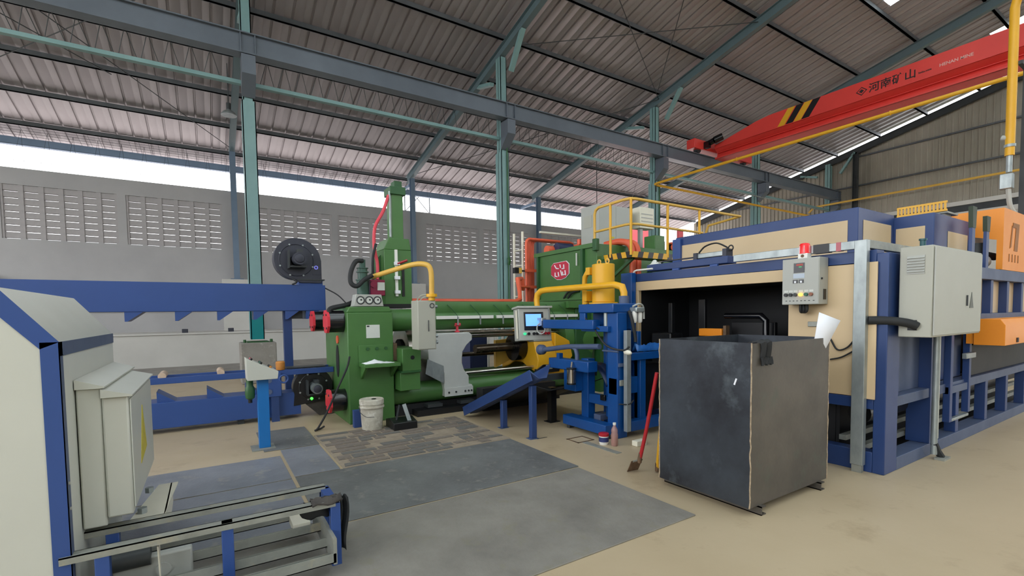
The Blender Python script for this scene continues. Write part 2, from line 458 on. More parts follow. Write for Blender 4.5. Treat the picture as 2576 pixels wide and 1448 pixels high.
om.build('far_slope', ROOF, ceiling); os_.build('far_slope_added_skylight', SKYL, ceiling)
ysp = [20.85, 19.1, 17.35, 15.6, 13.9, 12.2, 10.33, 8.52, 6.75, 5.0, 3.2]
for y in ysp:
    z = zr(y)+0.30
    B().box(-13, XE-0.1, y-0.035, y+0.035, z, z+0.132).box(-13, XE-0.1, y-0.035, y+0.05, z, z+0.012).build('purlin', PURL, ceiling)
for x in COLX:
    dz = -0.12 if x > 27 else 0
    m = B().ibeam((x, 20.55, zr(20.55)+0.15+dz), (x, RIDGE, zr(RIDGE)+0.15+dz), 0.30, 0.17)
    m.build('rafter', RAFT if x < 27 else DARKST, ceiling)
    # haunch plates either side of the tall column
    if x > -1:
        h = B()
        h.bar((x, 11.95, 8.55), (x, 11.3, zr(11.3)+0.02), 0.14, 0.10)
        h.bar((x, 13.05, 8.62), (x, 13.9, zr(13.9)+0.02), 0.14, 0.10)
        h.build('haunch', TEAL, ceiling)
# fascia beam under the eaves and gutter
B().box(-13, 18.7, 21.62, 21.78, 7.14, 7.38).build('fascia_beam', TEALB, ceiling)
for x in COLX[:4]:
    B().bar((x, 20.3, 7.2), (x, 21.7, 7.18), 0.08, 0.12).build('outrigger', TEALB, ceiling)
# thin bracing rods under the sheets
def rod(a, b, r=0.012):
    B().cyl((a[0],a[1],zr(a[1])+0.2), (b[0],b[1],zr(b[1])+0.2), r, n=6).build('brace_rod', DARKST, ceiling)
rod((-5.8,19.1),(0.95,12.2)); rod((-5.8,12.2),(0.95,20.2)); rod((-4.6,15.2),(-2.0,17.3))
rod((7.7,12.3),(14.45,8.5)); rod((7.7,20.2),(14.45,12.3)); rod((14.45,12.3),(21.2,20.2)); rod((7.7,8.5),(14.45,12.3))
B().cyl((13.7,11.7,9.3),(11.2,8.5,zr(8.5)+0.3), 0.012, n=6).build('brace_rod', DARKST, ceiling)

# wire netting closing the gap above the wall
wn = B(); x = -8.0
while x < 18.0:
    wn.cyl((x,20.62,6.05),(x+0.14,21.2,7.5), 0.004, n=4, caps=False)
    wn.cyl((x+0.32,20.62,6.05),(x+0.14,21.2,7.5), 0.004, n=4, caps=False)
    x += 0.62
for z in (6.45, 6.95): wn.cyl((-8,20.8,z),(18,20.8,z), 0.004, n=4, caps=False)
y = 20.9
for k in range(6):
    yy = 20.95+0.16*k
    wn.cyl((-8,yy,zr(yy)+0.36),(18,yy,zr(yy)+0.36), 0.005, n=4, caps=False)
x = -8.0
while x < 18:
    wn.cyl((x,20.9,zr(20.9)+0.36),(x+0.03,21.9,zr(21.9)+0.36), 0.005, n=4, caps=False); x += 0.27
o = single(wn, 'wire_netting', DARKST, 'thin wire netting across the bright gap under the eaves', 'netting'); o['kind'] = 'stuff'

# --- gable wall
GX = 28.25
gw = struct(B().box(GX, GX+0.2, -8, 20.6, 0, 5.55), 'wall_right', WALLW)
B().box(GX-0.12, GX, -8, 20.4, 5.52, 5.72).build('lintel_band', WALLW, gw)
B().box(GX-0.10, GX, -8, 20.4, 6.02, 6.20).build('upper_band', WALLW, gw)
B().box(GX-0.02, GX+0.1, -8, 20.4, 5.72, 6.02).build('band_recess', DARKST, gw)
sy = 21.0
def zgt(y): return (zr(y) if y >= RIDGE else zr(2*RIDGE-y)) + 0.28
while sy > -7:
    y1, y0 = sy, sy-0.66
    prof = []
    for k in range(3):
        b = y1 - k*0.22
        prof += [(b, 0), (b-0.165, 0), (b-0.175, -0.035), (b-0.21, -0.035)]
    prof.append((y0, 0))
    rows = [[Vector((GX+px, py, 6.2)) for py, px in prof], [Vector((GX+px, py, zgt(py))) for py, px in prof]]
    B().grid(rows).build('cladding_sheet', CLAD, gw)
    sy -= 0.66
for z in (7.75, 9.2):
    yt = 20.2-(z-7.2)/SL if z > 7.6 else 20.2
    B().box(GX-0.13, GX-0.04, -7, yt, z, z+0.07).build('girt', PURL, gw)
# gable posts
B().ibeam((27.95,11.25,5.5),(27.95,11.25,zr(11.25)), 0.2, 0.2, up=(0,1,0)).build('gable_post', DARKST, gw)

struct(B().box(-16, 28.4, -16.2, -16, 0, 6.6), 'wall_front', WALLW)  # unseen wall, height set to hold back side light
struct(B().box(-13.2, -13, -16, 20.3, 0, 2.4), 'wall_back', WALLW)  # unseen end wall, kept low to let daylight in from that end
# ================================================================ columns
ordn = {0:'just outside the left of the picture', 1:'nearest tall teal steel column on a concrete base beside the blower', 2:'second tall teal steel column behind the green press, green conduit running down it', 3:'third tall teal steel column behind the yellow railed platform', 4:'fourth teal steel column rising behind the cream furnace top', 5:'farthest teal steel column in the gable corner'}
for k, x in enumerate(COLX):
    if k == 0: continue
    y = 12.5
    t = thing('steel_column', ordn[k], 'column', (x, y, 0), 'tall columns under the crane beam')
    low = 1.0 if k == 1 else 0.0
    def hsec(z0, z1, w, d):
        m = B()
        m.box(x-w/2, x-w/2+0.02, y-d/2, y+d/2, z0, z1).box(x+w/2-0.02, x+w/2, y-d/2, y+d/2, z0, z1)
        m.box(x-w/2, x+w/2, y-0.01, y+0.01, z0, z1)
        # closed front plate
        m.box(x-w/2, x+w/2, y-d/2, y-d/2+0.015, z0, z1)
        return m
    if k == 1:
        hsec(1.75, 6.35, 0.27, 0.34).build('shaft', TEAL, t)
        hsec(low, 1.75, 0.275, 0.345).build('lower_shaft', TEALD, t)
    else: hsec(low, 6.35, 0.27, 0.34).build('shaft', TEAL, t)
    hsec(6.35, zr(y)-0.01, 0.21, 0.26).build('upper_shaft', TEAL, t)
    cb = B().prism([(12.34, 6.42), (11.95, 6.78), (11.95, 7.18), (12.34, 7.18)], 'x', x-0.135, x+0.135)
    cb.build('corbel', STEELG, t)
    if k == 1:
        B().box(x-0.36, x+0.36, 12.16, 12.86, 0, 0.93).build('concrete_base', GREYCON, t, bev=0.02)
        bs = B().box(x-0.22, x+0.22, 12.27, 12.73, 0.93, 0.955)
        bs.build('base_plate', DGREEN, t)
        for dx in (-0.27, 0.27):
            B().cyl((x+dx, 12.32, 0.92), (x+dx, 12.32, 1.0), 0.03, n=8).build('anchor_bolt', DGREEN, t)
    if k in (2, 3):
        B().cyl((x+0.05, 12.3, 1.5), (x+0.05, 12.3, 6.6), 0.02, n=8).build('conduit', DGREEN, t)
    if k == 2:
        B().tube([(x+0.05,12.3,3.2),(x+0.05,12.25,3.1),(x+0.05,12.3,3.0)], 0.045, 8).build('conduit_joint', DGREEN, t)
for k, x in enumerate(COLX[1:4]):
    y = 20.0
    lab = ['slim blue-grey wall column standing on the white pilaster left of the teal column', 'slim blue-grey wall column behind the green press tower', 'slim blue-grey wall column behind the orange pipe bundle'][k]
    t = thing('wall_column', lab, 'column', (x, y, 2.88), 'slim columns along the wall')
    B().ibeam((x,y,2.88),(x,y,7.42), 0.2, 0.18, up=(0,1,0)).box(x-0.09,x+0.09,y-0.1,y-0.085,2.88,7.4).build('shaft', TEALB, t)
    B().box(x-0.2,x+0.2,y-0.15,y+0.2,2.88,2.91).build('base_plate', TEALB, t)

# crane runway beam
t = thing('crane_runway_beam', 'long grey-green steel crane runway beam spanning the column brackets', 'beam', (7.7, 12.1, 7.2))
B().ibeam((-13,12.1,7.425),(28.1,12.1,7.425), 0.45, 0.30, 0.025, 0.02).box(-13,28.1,12.02,12.05,7.22,7.63).build('girder', STEELG, t)
B().box(-13,28.1,12.06,12.14,7.65,7.70).build('rail', DARKST, t)
for x in COLX[1:]:
    B().box(x-0.15,x-0.13,11.96,12.09,7.22,7.63).box(x+0.13,x+0.15,11.96,12.09,7.22,7.63).build('stiffener', STEELG, t)
# tie beam with rod lacing under the runway beam
t = thing('lattice_tie', 'slim teal tie rail with thin zigzag rods below the crane beam', 'truss', (7.7, 12.5, 6.7))
for a, b in zip(COLX[:-1], COLX[1:]):
    if a < -6: continue
    B().box(a+0.13, b-0.13, 12.42, 12.54, 6.72, 6.80).build('tie_rail', TEAL, t)
lc = B(); x = -6.0
while x < 14.4:
    if min(abs(x+0.2-c) for c in COLX) > 0.35:
        lc.cyl((x,12.48,6.79),(x+0.13,12.3,7.25), 0.007, n=5, caps=False)
        lc.cyl((x+0.30,12.48,6.79),(x+0.15,12.3,7.25), 0.007, n=5, caps=False)
    x += 0.36
o = lc.build('lacing', DARKST, t); o['kind'] = 'stuff'

# pendant lamp
t = thing('pendant_lamp', 'round metal reflector lamp hung beside the nearest column', 'lamp', (0.72, 16.0, 7.26))
B().lathe([(0.20,0.0),(0.20,0.015),(0.15,0.09),(0.05,0.15),(0.05,0.17)], (0.72,16.0,7.26), n=24).build('reflector', GALV, t)
B().cyl((0.72,16,7.42),(0.72,16,7.60), 0.06, n=14).build('housing', DARKST, t)
B().cyl((0.72,16,7.60),(0.72,16,zr(16)+0.35), 0.012, n=6).build('stem', DARKST, t)

# little dark sockets standing on the ledge, and a stone at its foot
for i, px in enumerate((-0.62, 0.62)):
    single(B().box(px-0.08, px+0.08, 18.02, 18.14, 1.05, 1.17), 'socket_box', FANB, ['small dark box on the white ledge farther from the teal column', 'small dark box on the white ledge next to the teal column'][i], 'box', 'dark boxes on the ledge', bev=0.01)

# outside: a red gabled hut and a bare steel brace seen through the gap
t = thing('red_hut', 'faded red gabled hut seen outside behind the yellow railing', 'hut', (29.7, 27.0, -0.2))
B().prism([(28.6,-0.2),(30.9,-0.2),(30.9,8.6),(29.75,9.2),(28.6,8.6)], 'y', 27, 29).build('hut_body', mat('faded_red', (176,60,66), 0.6, 0, (150,50,58), 1, 0.5), t)
B().box(28.9,29.2,26.98,27.0,8.3,8.45).build('hut_mark', PAPER, t)
t = thing('steel_pylon', 'thin crossed steel bracing outside behind the second wall column', 'pylon', (9.8, 24.5, -0.2))
py = B()
for a, b in (((9.0,24.5,-0.2),(9.0,24.5,8.4)), ((10.4,24.5,-0.2),(10.4,24.5,8.4))): py.cyl(a, b, 0.03, n=6)
py.build('pylon_leg', DARKST, t)
pb = B()
for k in range(5):
    z = 1.0+1.5*k
    pb.cyl((9.0,24.5,z),(10.4,24.5,z+1.5), 0.02, n=5); pb.cyl((10.4,24.5,z),(9.0,24.5,z+1.5), 0.02, n=5)
pb.build('cross_brace', DARKST, t)

# ================================================================ overhead crane
t = thing('overhead_crane', 'red overhead travelling crane girder with black and yellow stripes on the runway', 'crane', (17.3, 12.1, 7.7))
cx0, cx1 = 17.05, 17.65
# girder: deep plated box, tapering down to the end carriage, with hollow flanks and a bottom flange
def girder_section(zt):
    return [(cx0, 7.88), (cx0, zt), (cx1, zt), (cx1, 7.88), (cx1-0.2, 7.72), (cx1-0.16, 7.56), (cx1-0.02, 7.53), (cx1-0.02, 7.47), (cx0+0.02, 7.47), (cx0+0.02, 7.53), (cx0+0.16, 7.56), (cx0+0.2, 7.72)]
g = B(); st = [(11.75, 8.02), (11.45, 8.06), (10.1, 8.36), (9.6, 8.42), (-6.0, 8.42)]
n = 12; vs = []; fs = []
for y, zt in st: vs += [Vector((a, y, b)) for a, b in girder_section(zt)]
for j in range(len(st)-1):
    for i in range(n): fs.append((j*n+i, j*n+(i+1)%n, (j+1)*n+(i+1)%n, (j+1)*n+i))
fs += [tuple(range(n-1,-1,-1)), tuple((len(st)-1)*n+i for i in range(n))]
g.add(vs, fs).build('main_girder', RED, t, sharp=20)
B().box(cx0-0.03, cx0, -6, 11.7, 7.865, 7.885).build('girder_lip', RED, t)
B().box(cx0+0.10, cx0+0.19, -6, 11.7, 7.70, 7.715).build('web_rib', RED, t)
B().box(cx0-0.01, cx0+0.05, -6, 11.7, 7.47, 7.50).build('flange_edge', RED, t)
for i, (a, m) in enumerate(((9.30, YEL), (9.02, BLACK), (8.76, YEL), (8.50, BLACK))):
    B().prism([(a, 7.89), (a-0.24, 7.89), (a-0.60, 8.415), (a-0.36, 8.415)], 'x', cx0-0.006, cx0-0.001).build('stripe', m, t)
ec = B().box(16.05, 17.95, 11.92, 12.28, 7.82, 8.17).box(17.95, 19.9, 11.92, 12.28, 7.80, 8.15)
ec.build('end_carriage', RED, t, bev=0.01)
for x in (16.45, 19.55): B().cyl((x,12.02,7.83),(x,12.18,7.83), 0.13, n=20).build('wheel', DARKST, t)
dm = B().cyl((16.75,11.95,8.02),(16.75,11.55,8.10), 0.11, n=16).cyl((16.75,11.55,8.10),(16.9,11.3,8.2), 0.13, n=16).box(16.6,16.75,11.7,11.92,7.85,8.1)
dm.build('drive_motor', BLACKG, t)
B().torus((16.72,11.8,8.03),(0,1,0.1),0.10,0.02).build('motor_flange', CHROME, t)
# writing on the web: diamond mark, big characters, small line, pale line
def dia(r, th, m, nm):
    B().prism([(6.75+r,8.13),(6.75,8.13+r*.85),(6.75-r,8.13),(6.75,8.13-r*.85)], 'x', cx0-th, cx0-0.0005).build(nm, m, t)
dia(.15,.004,LETTER,'diamond_mark'); dia(.115,.007,RED,'diamond_field'); dia(.07,.010,LETTER,'diamond_core')
text_mb('\u6cb3\u5357\u77ff\u5c71', 0.29, (cx0-0.004, 6.57, 8.03), (0,-1,0), (0,0,1), bold=0.004).build('lettering', LETTER, t)
text_mb('hnks.com', 0.075, (cx0-0.004, 5.37, 8.06), (0,-1,0), (0,0,1), bold=0.002).build('lettering', LETTER, t)
text_mb('HENAN MINE', 0.115, (cx0-0.004, 4.92, 8.06), (0,-1,0), (0,0,1), bold=0.002).build('lettering', LETTERW, t)

# yellow gas pipe and silver pipe high on the columns
t = thing('gas_pipe', 'thin yellow pipe bending at the third column and crossing below the crane', 'pipe', (14.2, 12.25, 6.25))
B().tube([(27.5,12.3,6.2),(14.35,12.3,6.24),(14.22,12.25,6.25),(14.2,12.1,6.26),(14.2,1.5,6.26)], 0.045, 10).build('pipe_run', YEL, t)
for y in (9.0, 5.0): B().torus((14.2,y,6.26),(0,1,0),0.05,0.012,16,6).build('pipe_clamp', YEL, t)
B().cyl((14.32,12.3,6.0),(14.32,12.3,6.25), 0.02, n=6).build('pipe_hanger', DARKST, t)
single(B().tube([(14.7,12.2,6.58),(27.6,12.2,6.58)], 0.028, 8), 'conduit_pipe', GALV, 'straight thin silver conduit running beside the yellow pipe', 'pipe')
# ================================================================ floor plates and tiles
def plate(x0,x1,y0,y1,m,label,z1=0.010):
    return single(B().box(x0,x1,y0,y1,0.0005,z1), 'steel_plate', m, label, 'floor plate', 'steel plates on the floor', bev=0.003)
plate(-0.25, 2.97, 2.18, 3.50, PLATEB, 'widest worn steel floor plate, nearest the viewer beside the rack')
plate(0.63, 3.00, 3.53, 4.78, PLATE, 'dark grey steel floor plate between the near plate and the worn tiles')
plate(-0.75, 0.60, 3.53, 4.74, PLATEC, 'pale bluish steel floor plate behind the low rack')
plate(-0.55, 0.60, 4.77, 5.62, PLATEC, 'pale steel floor plate in front of the blue console post')
plate(0.63, 1.04, 4.81, 5.86, PLATEC, 'narrow pale steel plate left of the worn tiles')
plate(0.47, 1.05, 5.90, 6.95, PLATE, 'small dark steel plate behind the blue console post')
# worn tile patch: screed bed with single tiles
tp = B().box(1.07, 3.03, 4.81, 6.36, 0.0005, 0.004).build('screed_bed', MORTAR, floor)
yy = 4.84; row = 0
rng = random.Random(3)
tm = {}
while yy < 6.30:
    h = rng.choice((0.10, 0.12, 0.16)); xx = 1.09 + (0.08 if row % 2 else 0)
    while xx < 2.96:
        w = rng.choice((0.14, 0.22, 0.30, 0.38)); w = min(w, 3.01-xx)
        if w > 0.06 and rng.random() < 0.84:
            key = (round(w,2), h); mm = BRICKM if rng.random() < 0.6 else BRICKD
            if (key, mm.name) not in tm:
                q = [(-w/2+rng.uniform(0,.012), -h/2+rng.uniform(0,.01)), (w/2-rng.uniform(0,.012), -h/2+rng.uniform(0,.01)), (w/2-rng.uniform(0,.012), h/2-rng.uniform(0,.01)), (-w/2+rng.uniform(0,.02), h/2-rng.uniform(0,.012))]
                o = B().prism(q, 'z', 0, 0.007).build('tile', mm, floor); tm[(key, mm.name)] = o
            else: o = copy_part(tm[(key, mm.name)], floor)
            o.location = (xx+w/2, yy+h/2, 0.0025 + rng.uniform(-0.001, 0.002)); o.rotation_euler = (0,0,rng.uniform(-0.02,0.02))
        xx += w + rng.uniform(0.006, 0.035)
    yy += h + rng.uniform(0.006, 0.03); row += 1

# ================================================================ dark steel bin
t = thing('steel_bin', 'large open dark steel bin welded from flat sheets', 'bin', (3.83, 2.35, 0))
cx0_,cx1_,cy0,cy1,cz0,cz1 = 3.26,4.40,1.94,2.76,0.065,1.27
B().box(cx0_,cx0_+.006,cy0,cy1,cz0,cz1).build('side_panel', CRATES, t, label='blue-grey mill scale side')
B().box(cx0_+.006,cx1_,cy0,cy0+.006,cz0,cz1-.004).build('side_panel', CRATEB, t, label='brownish steel side')
B().box(cx0_+.006,cx1_,cy1-.006,cy1,cz0,cz1).build('side_panel', CRATES, t)
B().box(cx1_-.006,cx1_,cy0+.006,cy1-.006,cz0,cz1).build('side_panel', CRATES, t)
B().box(cx0_+.006,cx1_-.006,cy0+.006,cy1-.006,cz0,cz0+.006).build('base_panel', CRATES, t)
rr = random.Random(1)
for (x,y) in ((cx0_,cy0),(cx1_,cy0),(cx0_,cy1)):
    m = B(); pts = [(x+rr.uniform(-.003,.003), y+rr.uniform(-.003,.003), cz0+(cz1-cz0)*i/24) for i in range(25)]
    m.tube(pts, 0.0055, 6).build('weld_seam', WELD, t)
for (x) in (3.36, 4.24):
    B().box(x,x+.06,cy0-.03,cy1+.03,0.0,.008).box(x,x+.008,cy0-.03,cy1+.03,0,.065).box(x,x+.06,cy0-.03,cy1+.03,.057,.065).build('skid', CRATEB, t)
B().obox((cx0_-.002,2.06,.98),(.003,.012,.05),(R(20),0,0)).build('chalk_mark', PAPER, t)
# folded paper standing in the bin, black gloves over the rim
single(B().grid([[Vector((4.16+.07*i+.12*j, 1.968+.012*i*(1-j)-.05*i*j, 1.10+.38*j-.035*i)) for j in (0,.33,.66,1)] for i in (0,1,2)]), 'paper_sheet', PAPER, 'folded white paper sheet sticking out of the dark steel bin', 'paper', solid=0.004)
t = thing('work_gloves', 'pair of black work gloves draped over the rim of the steel bin', 'gloves', (3.42,1.94,1.18))
def glove(x, name):
    m = B(); P = []
    for j in range(9):
        s = j/8; row_ = []
        for i in range(7):
            a = (i/6-.5)
            yv = 1.932 - .012*math.sin(s*3.1) if s < .7 else 1.94 + (s-.7)*.25
            zv = 1.145 + .14*min(s/.7,1) if s < .7 else 1.285 - (s-.7)*.06
            row_.append(Vector((x + a*(.075-.02*math.sin(s*5)) , yv - .012*math.cos(a*6), zv + .008*math.sin(9*a+4*s))))
        P.append(row_)
    m.grid(P); return m.build(name, RUBBER, t, solid=0.014)
glove(3.40, 'palm'); glove(3.47, 'palm')
for k,x in enumerate((3.372,3.39,3.408,3.426,3.446,3.464,3.482,3.5)):
    B().tube([(x,1.93,1.16),(x+.003,1.925,1.13),(x+.001,1.922,1.10+.006*(k%3))], .009, 8).build('finger', RUBBER, t)

# hoes leaning behind the bin
t = thing('hoe', 'long red-handled hoe leaning on the steel bin with its blade on the floor', 'hoe', (3.33,3.10,0))
B().tube([(3.352,3.075,.10),(3.325,2.96,.45),(3.29,2.815,.97)], .017, 10, smooth=4).build('handle', REDP if False else mat('handle_red',(176,36,44),.4,0,(150,30,38),6,.5), t)
B().cyl((3.352,3.075,.10),(3.345,3.05,.19),.022,.018,n=10).build('socket', RUST, t)
B().obox((3.335,3.115,.062),(.13,.006,.13),(R(28),0,R(-6))).build('blade', RUST, t)
B().cyl((3.285,3.09,.115),(3.40,3.085,.115),.009,n=8).build('blade_bolt', DUSTG, t)
t = thing('tool_handle', 'orange-yellow wooden tool handle leaning behind the red hoe', 'tool', (3.50,3.0,0))
B().tube([(3.50,2.99,0.012),(3.44,2.90,.42),(3.40,2.80,.80)], .016, 8, smooth=3).build('shaft', YEL, t)
B().cyl((3.50,2.99,.012),(3.492,2.98,.09),.02,n=8).build('ferrule', RUST, t)
# small things on the floor by the loader
t = thing('paint_tub', 'small white tub with a red lid and blue label on the floor', 'tub', (3.76,3.98,0))
B().lathe([(.046,0),(.052,.02),(.055,.03),(.055,.115)], (3.76,3.98,0), n=24).build('body', WHITEP, t)
B().lathe([(.0557,.035),(.0560,.088)], (3.76,3.98,0), n=24).build('label_band', BLUEL, t)
B().lathe([(.058,.10),(.060,.105),(.060,.128),(.05,.135)], (3.76,3.98,0), n=24).build('lid', REDB, t)
t = thing('plastic_bottle', 'clear bottle of pinkish fluid beside the red-lidded tub', 'bottle', (3.82,3.87,0))
B().lathe([(.036,0),(.04,.01),(.04,.13),(.034,.15),(.038,.165),(.034,.19),(.016,.225),(.016,.24)], (3.82,3.87,0), n=20).build('bottle_body', BOTTLE, t)
B().lathe([(.034,.008),(.036,.10)], (3.82,3.87,0), n=20).build('fluid', mat('pink_fluid',(150,96,88),.2), t)
B().cyl((3.82,3.87,.236),(3.82,3.87,.262),.018,n=14).build('cap', WHITEP, t)
single(B().box(3.98,4.13,3.68,3.76,0.002,.06), 'carton_scrap', CREAMP, 'torn white carton lying beside the red hoe handle', 'carton', bev=.004)

# ================================================================ bucket and mop stand in front of the press
t = thing('plaster_bucket', 'dirty white lidded bucket smeared with plaster in front of the press', 'bucket', (1.79,6.30,0))
bx,by = 1.79,6.30
B().lathe([(.128,0.0),(.132,.01),(.142,.20),(.150,.36)], (bx,by,0), n=32).build('pail', BUCKET, t)
B().lathe([(.154,.335),(.158,.34),(.158,.395),(.150,.405),(.135,.40)], (bx,by,0), n=32).build('lid', BUCKET, t)
B().lathe([(.160,.29),(.162,.295),(.162,.31),(.16,.315)], (bx,by,0), n=32).build('rim', BUCKET, t)
B().cyl((bx+.02,by-.03,.40),(bx+.02,by-.03,.408),.03,n=14).build('lid_hole', BLACK, t)
B().tube([(bx-.158,by,.32),(bx-.175,by-.07,.26),(bx-.12,by-.155,.20),(bx-.02,by-.175,.19)], .004, 6, smooth=4).build('wire_handle', DARKST, t)
t = thing('pedal_box', 'low black pedal box with a pale metal strap beside the bucket', 'foot switch', (2.12,6.14,0))
B().prism([(5.98,0),(6.32,0),(6.32,.11),(6.18,.14),(5.98,.10)], 'x', 1.98, 2.30).build('housing', BLACK, t, bev=.006)
B().obox((2.18,6.05,.21),(.05,.012,.24),(R(-12),R(-14),0)).build('strap', GALV, t)
B().obox((2.07,6.10,.20),(.02,.012,.24),(R(-5),R(14),0)).build('side_bar', DARKST, t)
single(B().box(1.60,1.73,6.48,6.56,0,.235), 'blue_guard', BLUED, 'small blue upright guard plate beside the bucket', 'guard', bev=.004)

# ================================================================ left cabinet
t = thing('machine_cabinet', 'tall off-white machine cabinet with blue edge trim at the left edge', 'cabinet', (-0.95,3.66,0))
ex, ey0, ey1 = -0.58, 2.94, 4.40
pr = [(-1.75,0),(ex,0),(ex,1.40),(-.775,1.65),(-1.75,1.65)]
B().prism(pr,'y',ey0,ey1).build('shell', CABL, t, bev=.006)
f = .062
def strip(a,b,w,ax):
    pass
bt = B().box(ex-f,ex+.004,ey0-.004,ey0,0,1.40)                       # near upright
bt.prism([(ex-f,1.40-.03),(ex+.004,1.40),(-.775+.004,1.652),(-.775-.055,1.60)],'y',ey0-.004,ey0)
bt.prism([(-1.75,1.60),(-.775-.055,1.60),(-.775+.004,1.654),(-1.75,1.654)],'y',ey0-.004,ey0)
bt.build('blue_trim', BLUED, t)
B().box(ex,ex+.004,ey0-.004,ey0+.05,0,1.40).build('corner_trim', BLUEG, t)
B().box(ex,ex+.004,ey0,ey1,1.335,1.40).build('edge_trim', BLUEG, t)
for z in (.62,.74): B().cyl((ex+.004,ey0+.02,z),(ex+.008,ey0+.02,z),.008,n=8).build('screw', CABW, t)
# electric boxes on the cabinet side
t = thing('switch_box', 'grey steel switch box fixed flat to the off-white cabinet', 'electrical box', (-.53,3.7,.43))
B().box(ex+.005,-.478,3.18,4.34,.43,1.15).build('box_body', CABL, t, bev=.008)
B().prism([(ex+.005,1.15),(-.46,1.15),(-.46,1.158),(ex+.005,1.20)],'y',3.16,4.36).build('rain_hood', BLUEG if False else CABL, t)
t = thing('switch_box', 'narrower grey switch box with a yellow warning triangle on its door', 'electrical box', (-.42,3.58,.45))
B().box(-.476,-.368,3.17,4.22,.47,1.10).build('box_body', CABL, t, bev=.01)
B().box(-.368,-.36,3.19,4.20,.50,1.08).build('door', CABL, t, bev=.004)
B().prism([(3.48,.66),(3.78,.70),(3.64,.98)],'x',-.36,-.357).build('warning_triangle', STICK, t)
B().prism([(-.476,1.10),(-.348,1.10),(-.348,1.108),(-.476,1.145)],'y',3.15,4.24).build('hood', CABL, t)
t = thing('angle_bracket', 'pale steel angle bracket with bolts under the grey switch boxes', 'bracket', (-.33,3.6,.30))
B().prism([(-.44,3.30),(-.26,3.42),(-.22,4.06),(-.33,4.06)],'z',.345,.353).build('shelf', CREAMP, t)
B().prism([(3.42,.353),(4.06,.353),(4.06,.22),(3.9,.20)],'x',-.262,-.254).build('web', CREAMP, t)
B().prism([(2.97,.345),(3.06,.345),(3.03,.12)],'x',-.262,-.256).build('gusset', CREAMP, t)
for y in (3.52,3.92): B().cyl((-.37,y,.353),(-.37,y,.385),.025,n=6).build('bolt', GALV, t)

# ================================================================ low rack
t = thing('roller_rack', 'low rack of dusty galvanised channels on blue square posts', 'rack', (.03,3.05,0))
for y,za in ((2.955,.405),(3.25,.405)):
    B().box(-.62 if y<3 else -.58,.60,y-.032,y+.032,za-.006,za).box(-.62 if y<3 else -.58,.60,y-.032,y-.027,za-.035,za).box(-.62 if y<3 else -.58,.60,y+.027,y+.032,za-.035,za).build('top_channel', DUSTG, t)
for x,y in ((-.47,2.955),(.045,2.955),(.60,2.955),(.60,3.25),(-.47,3.25)):
    B().box(x-.028,x+.028,y-.028,y+.028,0,.395 if x<.5 else .385).build('post', BLUED, t, bev=.004)
B().box(.572,.628,2.955,3.25,.33,.385).build('end_rail', BLUED, t)
for y,z in ((3.42,.16),(3.20,.14),(3.02,.11),(2.84,.09)):
    B().box(-.5,.57,y-.04,y-.034,z,z+.055).box(-.5,.57,y-.04,y+.04,z,z+.005).box(-.5,.57,y+.034,y+.04,z,z+.03).build('lower_channel', DUSTG, t)
B().box(.555,.575,2.80,3.46,.08,.23).build('end_plate', DUSTG, t)
B().box(.40,.50,3.20,3.44,.15,.20).build('spacer_block', CREAMP, t)
B().cyl((-.50,3.10,.26),(-.30,3.10,.26),.05,n=16).build('roller', DARKST, t)
B().box(-.46,-.12,3.10,3.16,.11,.25).build('gear_case', CABG, t, bev=.01)
B().cyl((-.25,3.09,.17),(-.25,3.10,.17),.035,n=18).build('gear_cover', CABG, t)
B().box(.02,.07,2.93,2.98,.396,.405).build('worn_pad', YELP, t)
t = thing('dust_rag', 'dusty dark rubber rag tied over the rack corner post', 'rag', (.60,3.05,.30))
def rag(cx, cy, z0, z1, w, name, m, ph):
    g=B(); P=[]
    for j in range(8):
        s=j/7; P.append([Vector((cx+w*(i/6-.5)+.012*math.sin(5*s+ph), cy-.014*math.cos(i*1.1+ph)+.02*s, z1+(z0-z1)*s+.012*math.sin(i*1.7+ph))) for i in range(7)])
    return g.grid(P).build(name, m, t, solid=.008)
g=B(); P=[]
for j in range(6):
    P.append([Vector((.47+.17*i/6, 2.91+.10*j/5, .425+.012*math.sin(i*1.3+j*2)-.02*abs(j-2.5)/2.5)) for i in range(7)])
g.grid(P).build('folded_top', DRUB, t, solid=.012)
rag(.655,3.0,.06,.40,.05,'hanging_strip',RUBBER,.4); rag(.50,2.98,.30,.40,.16,'torn_flap',RUBBER,1.7)

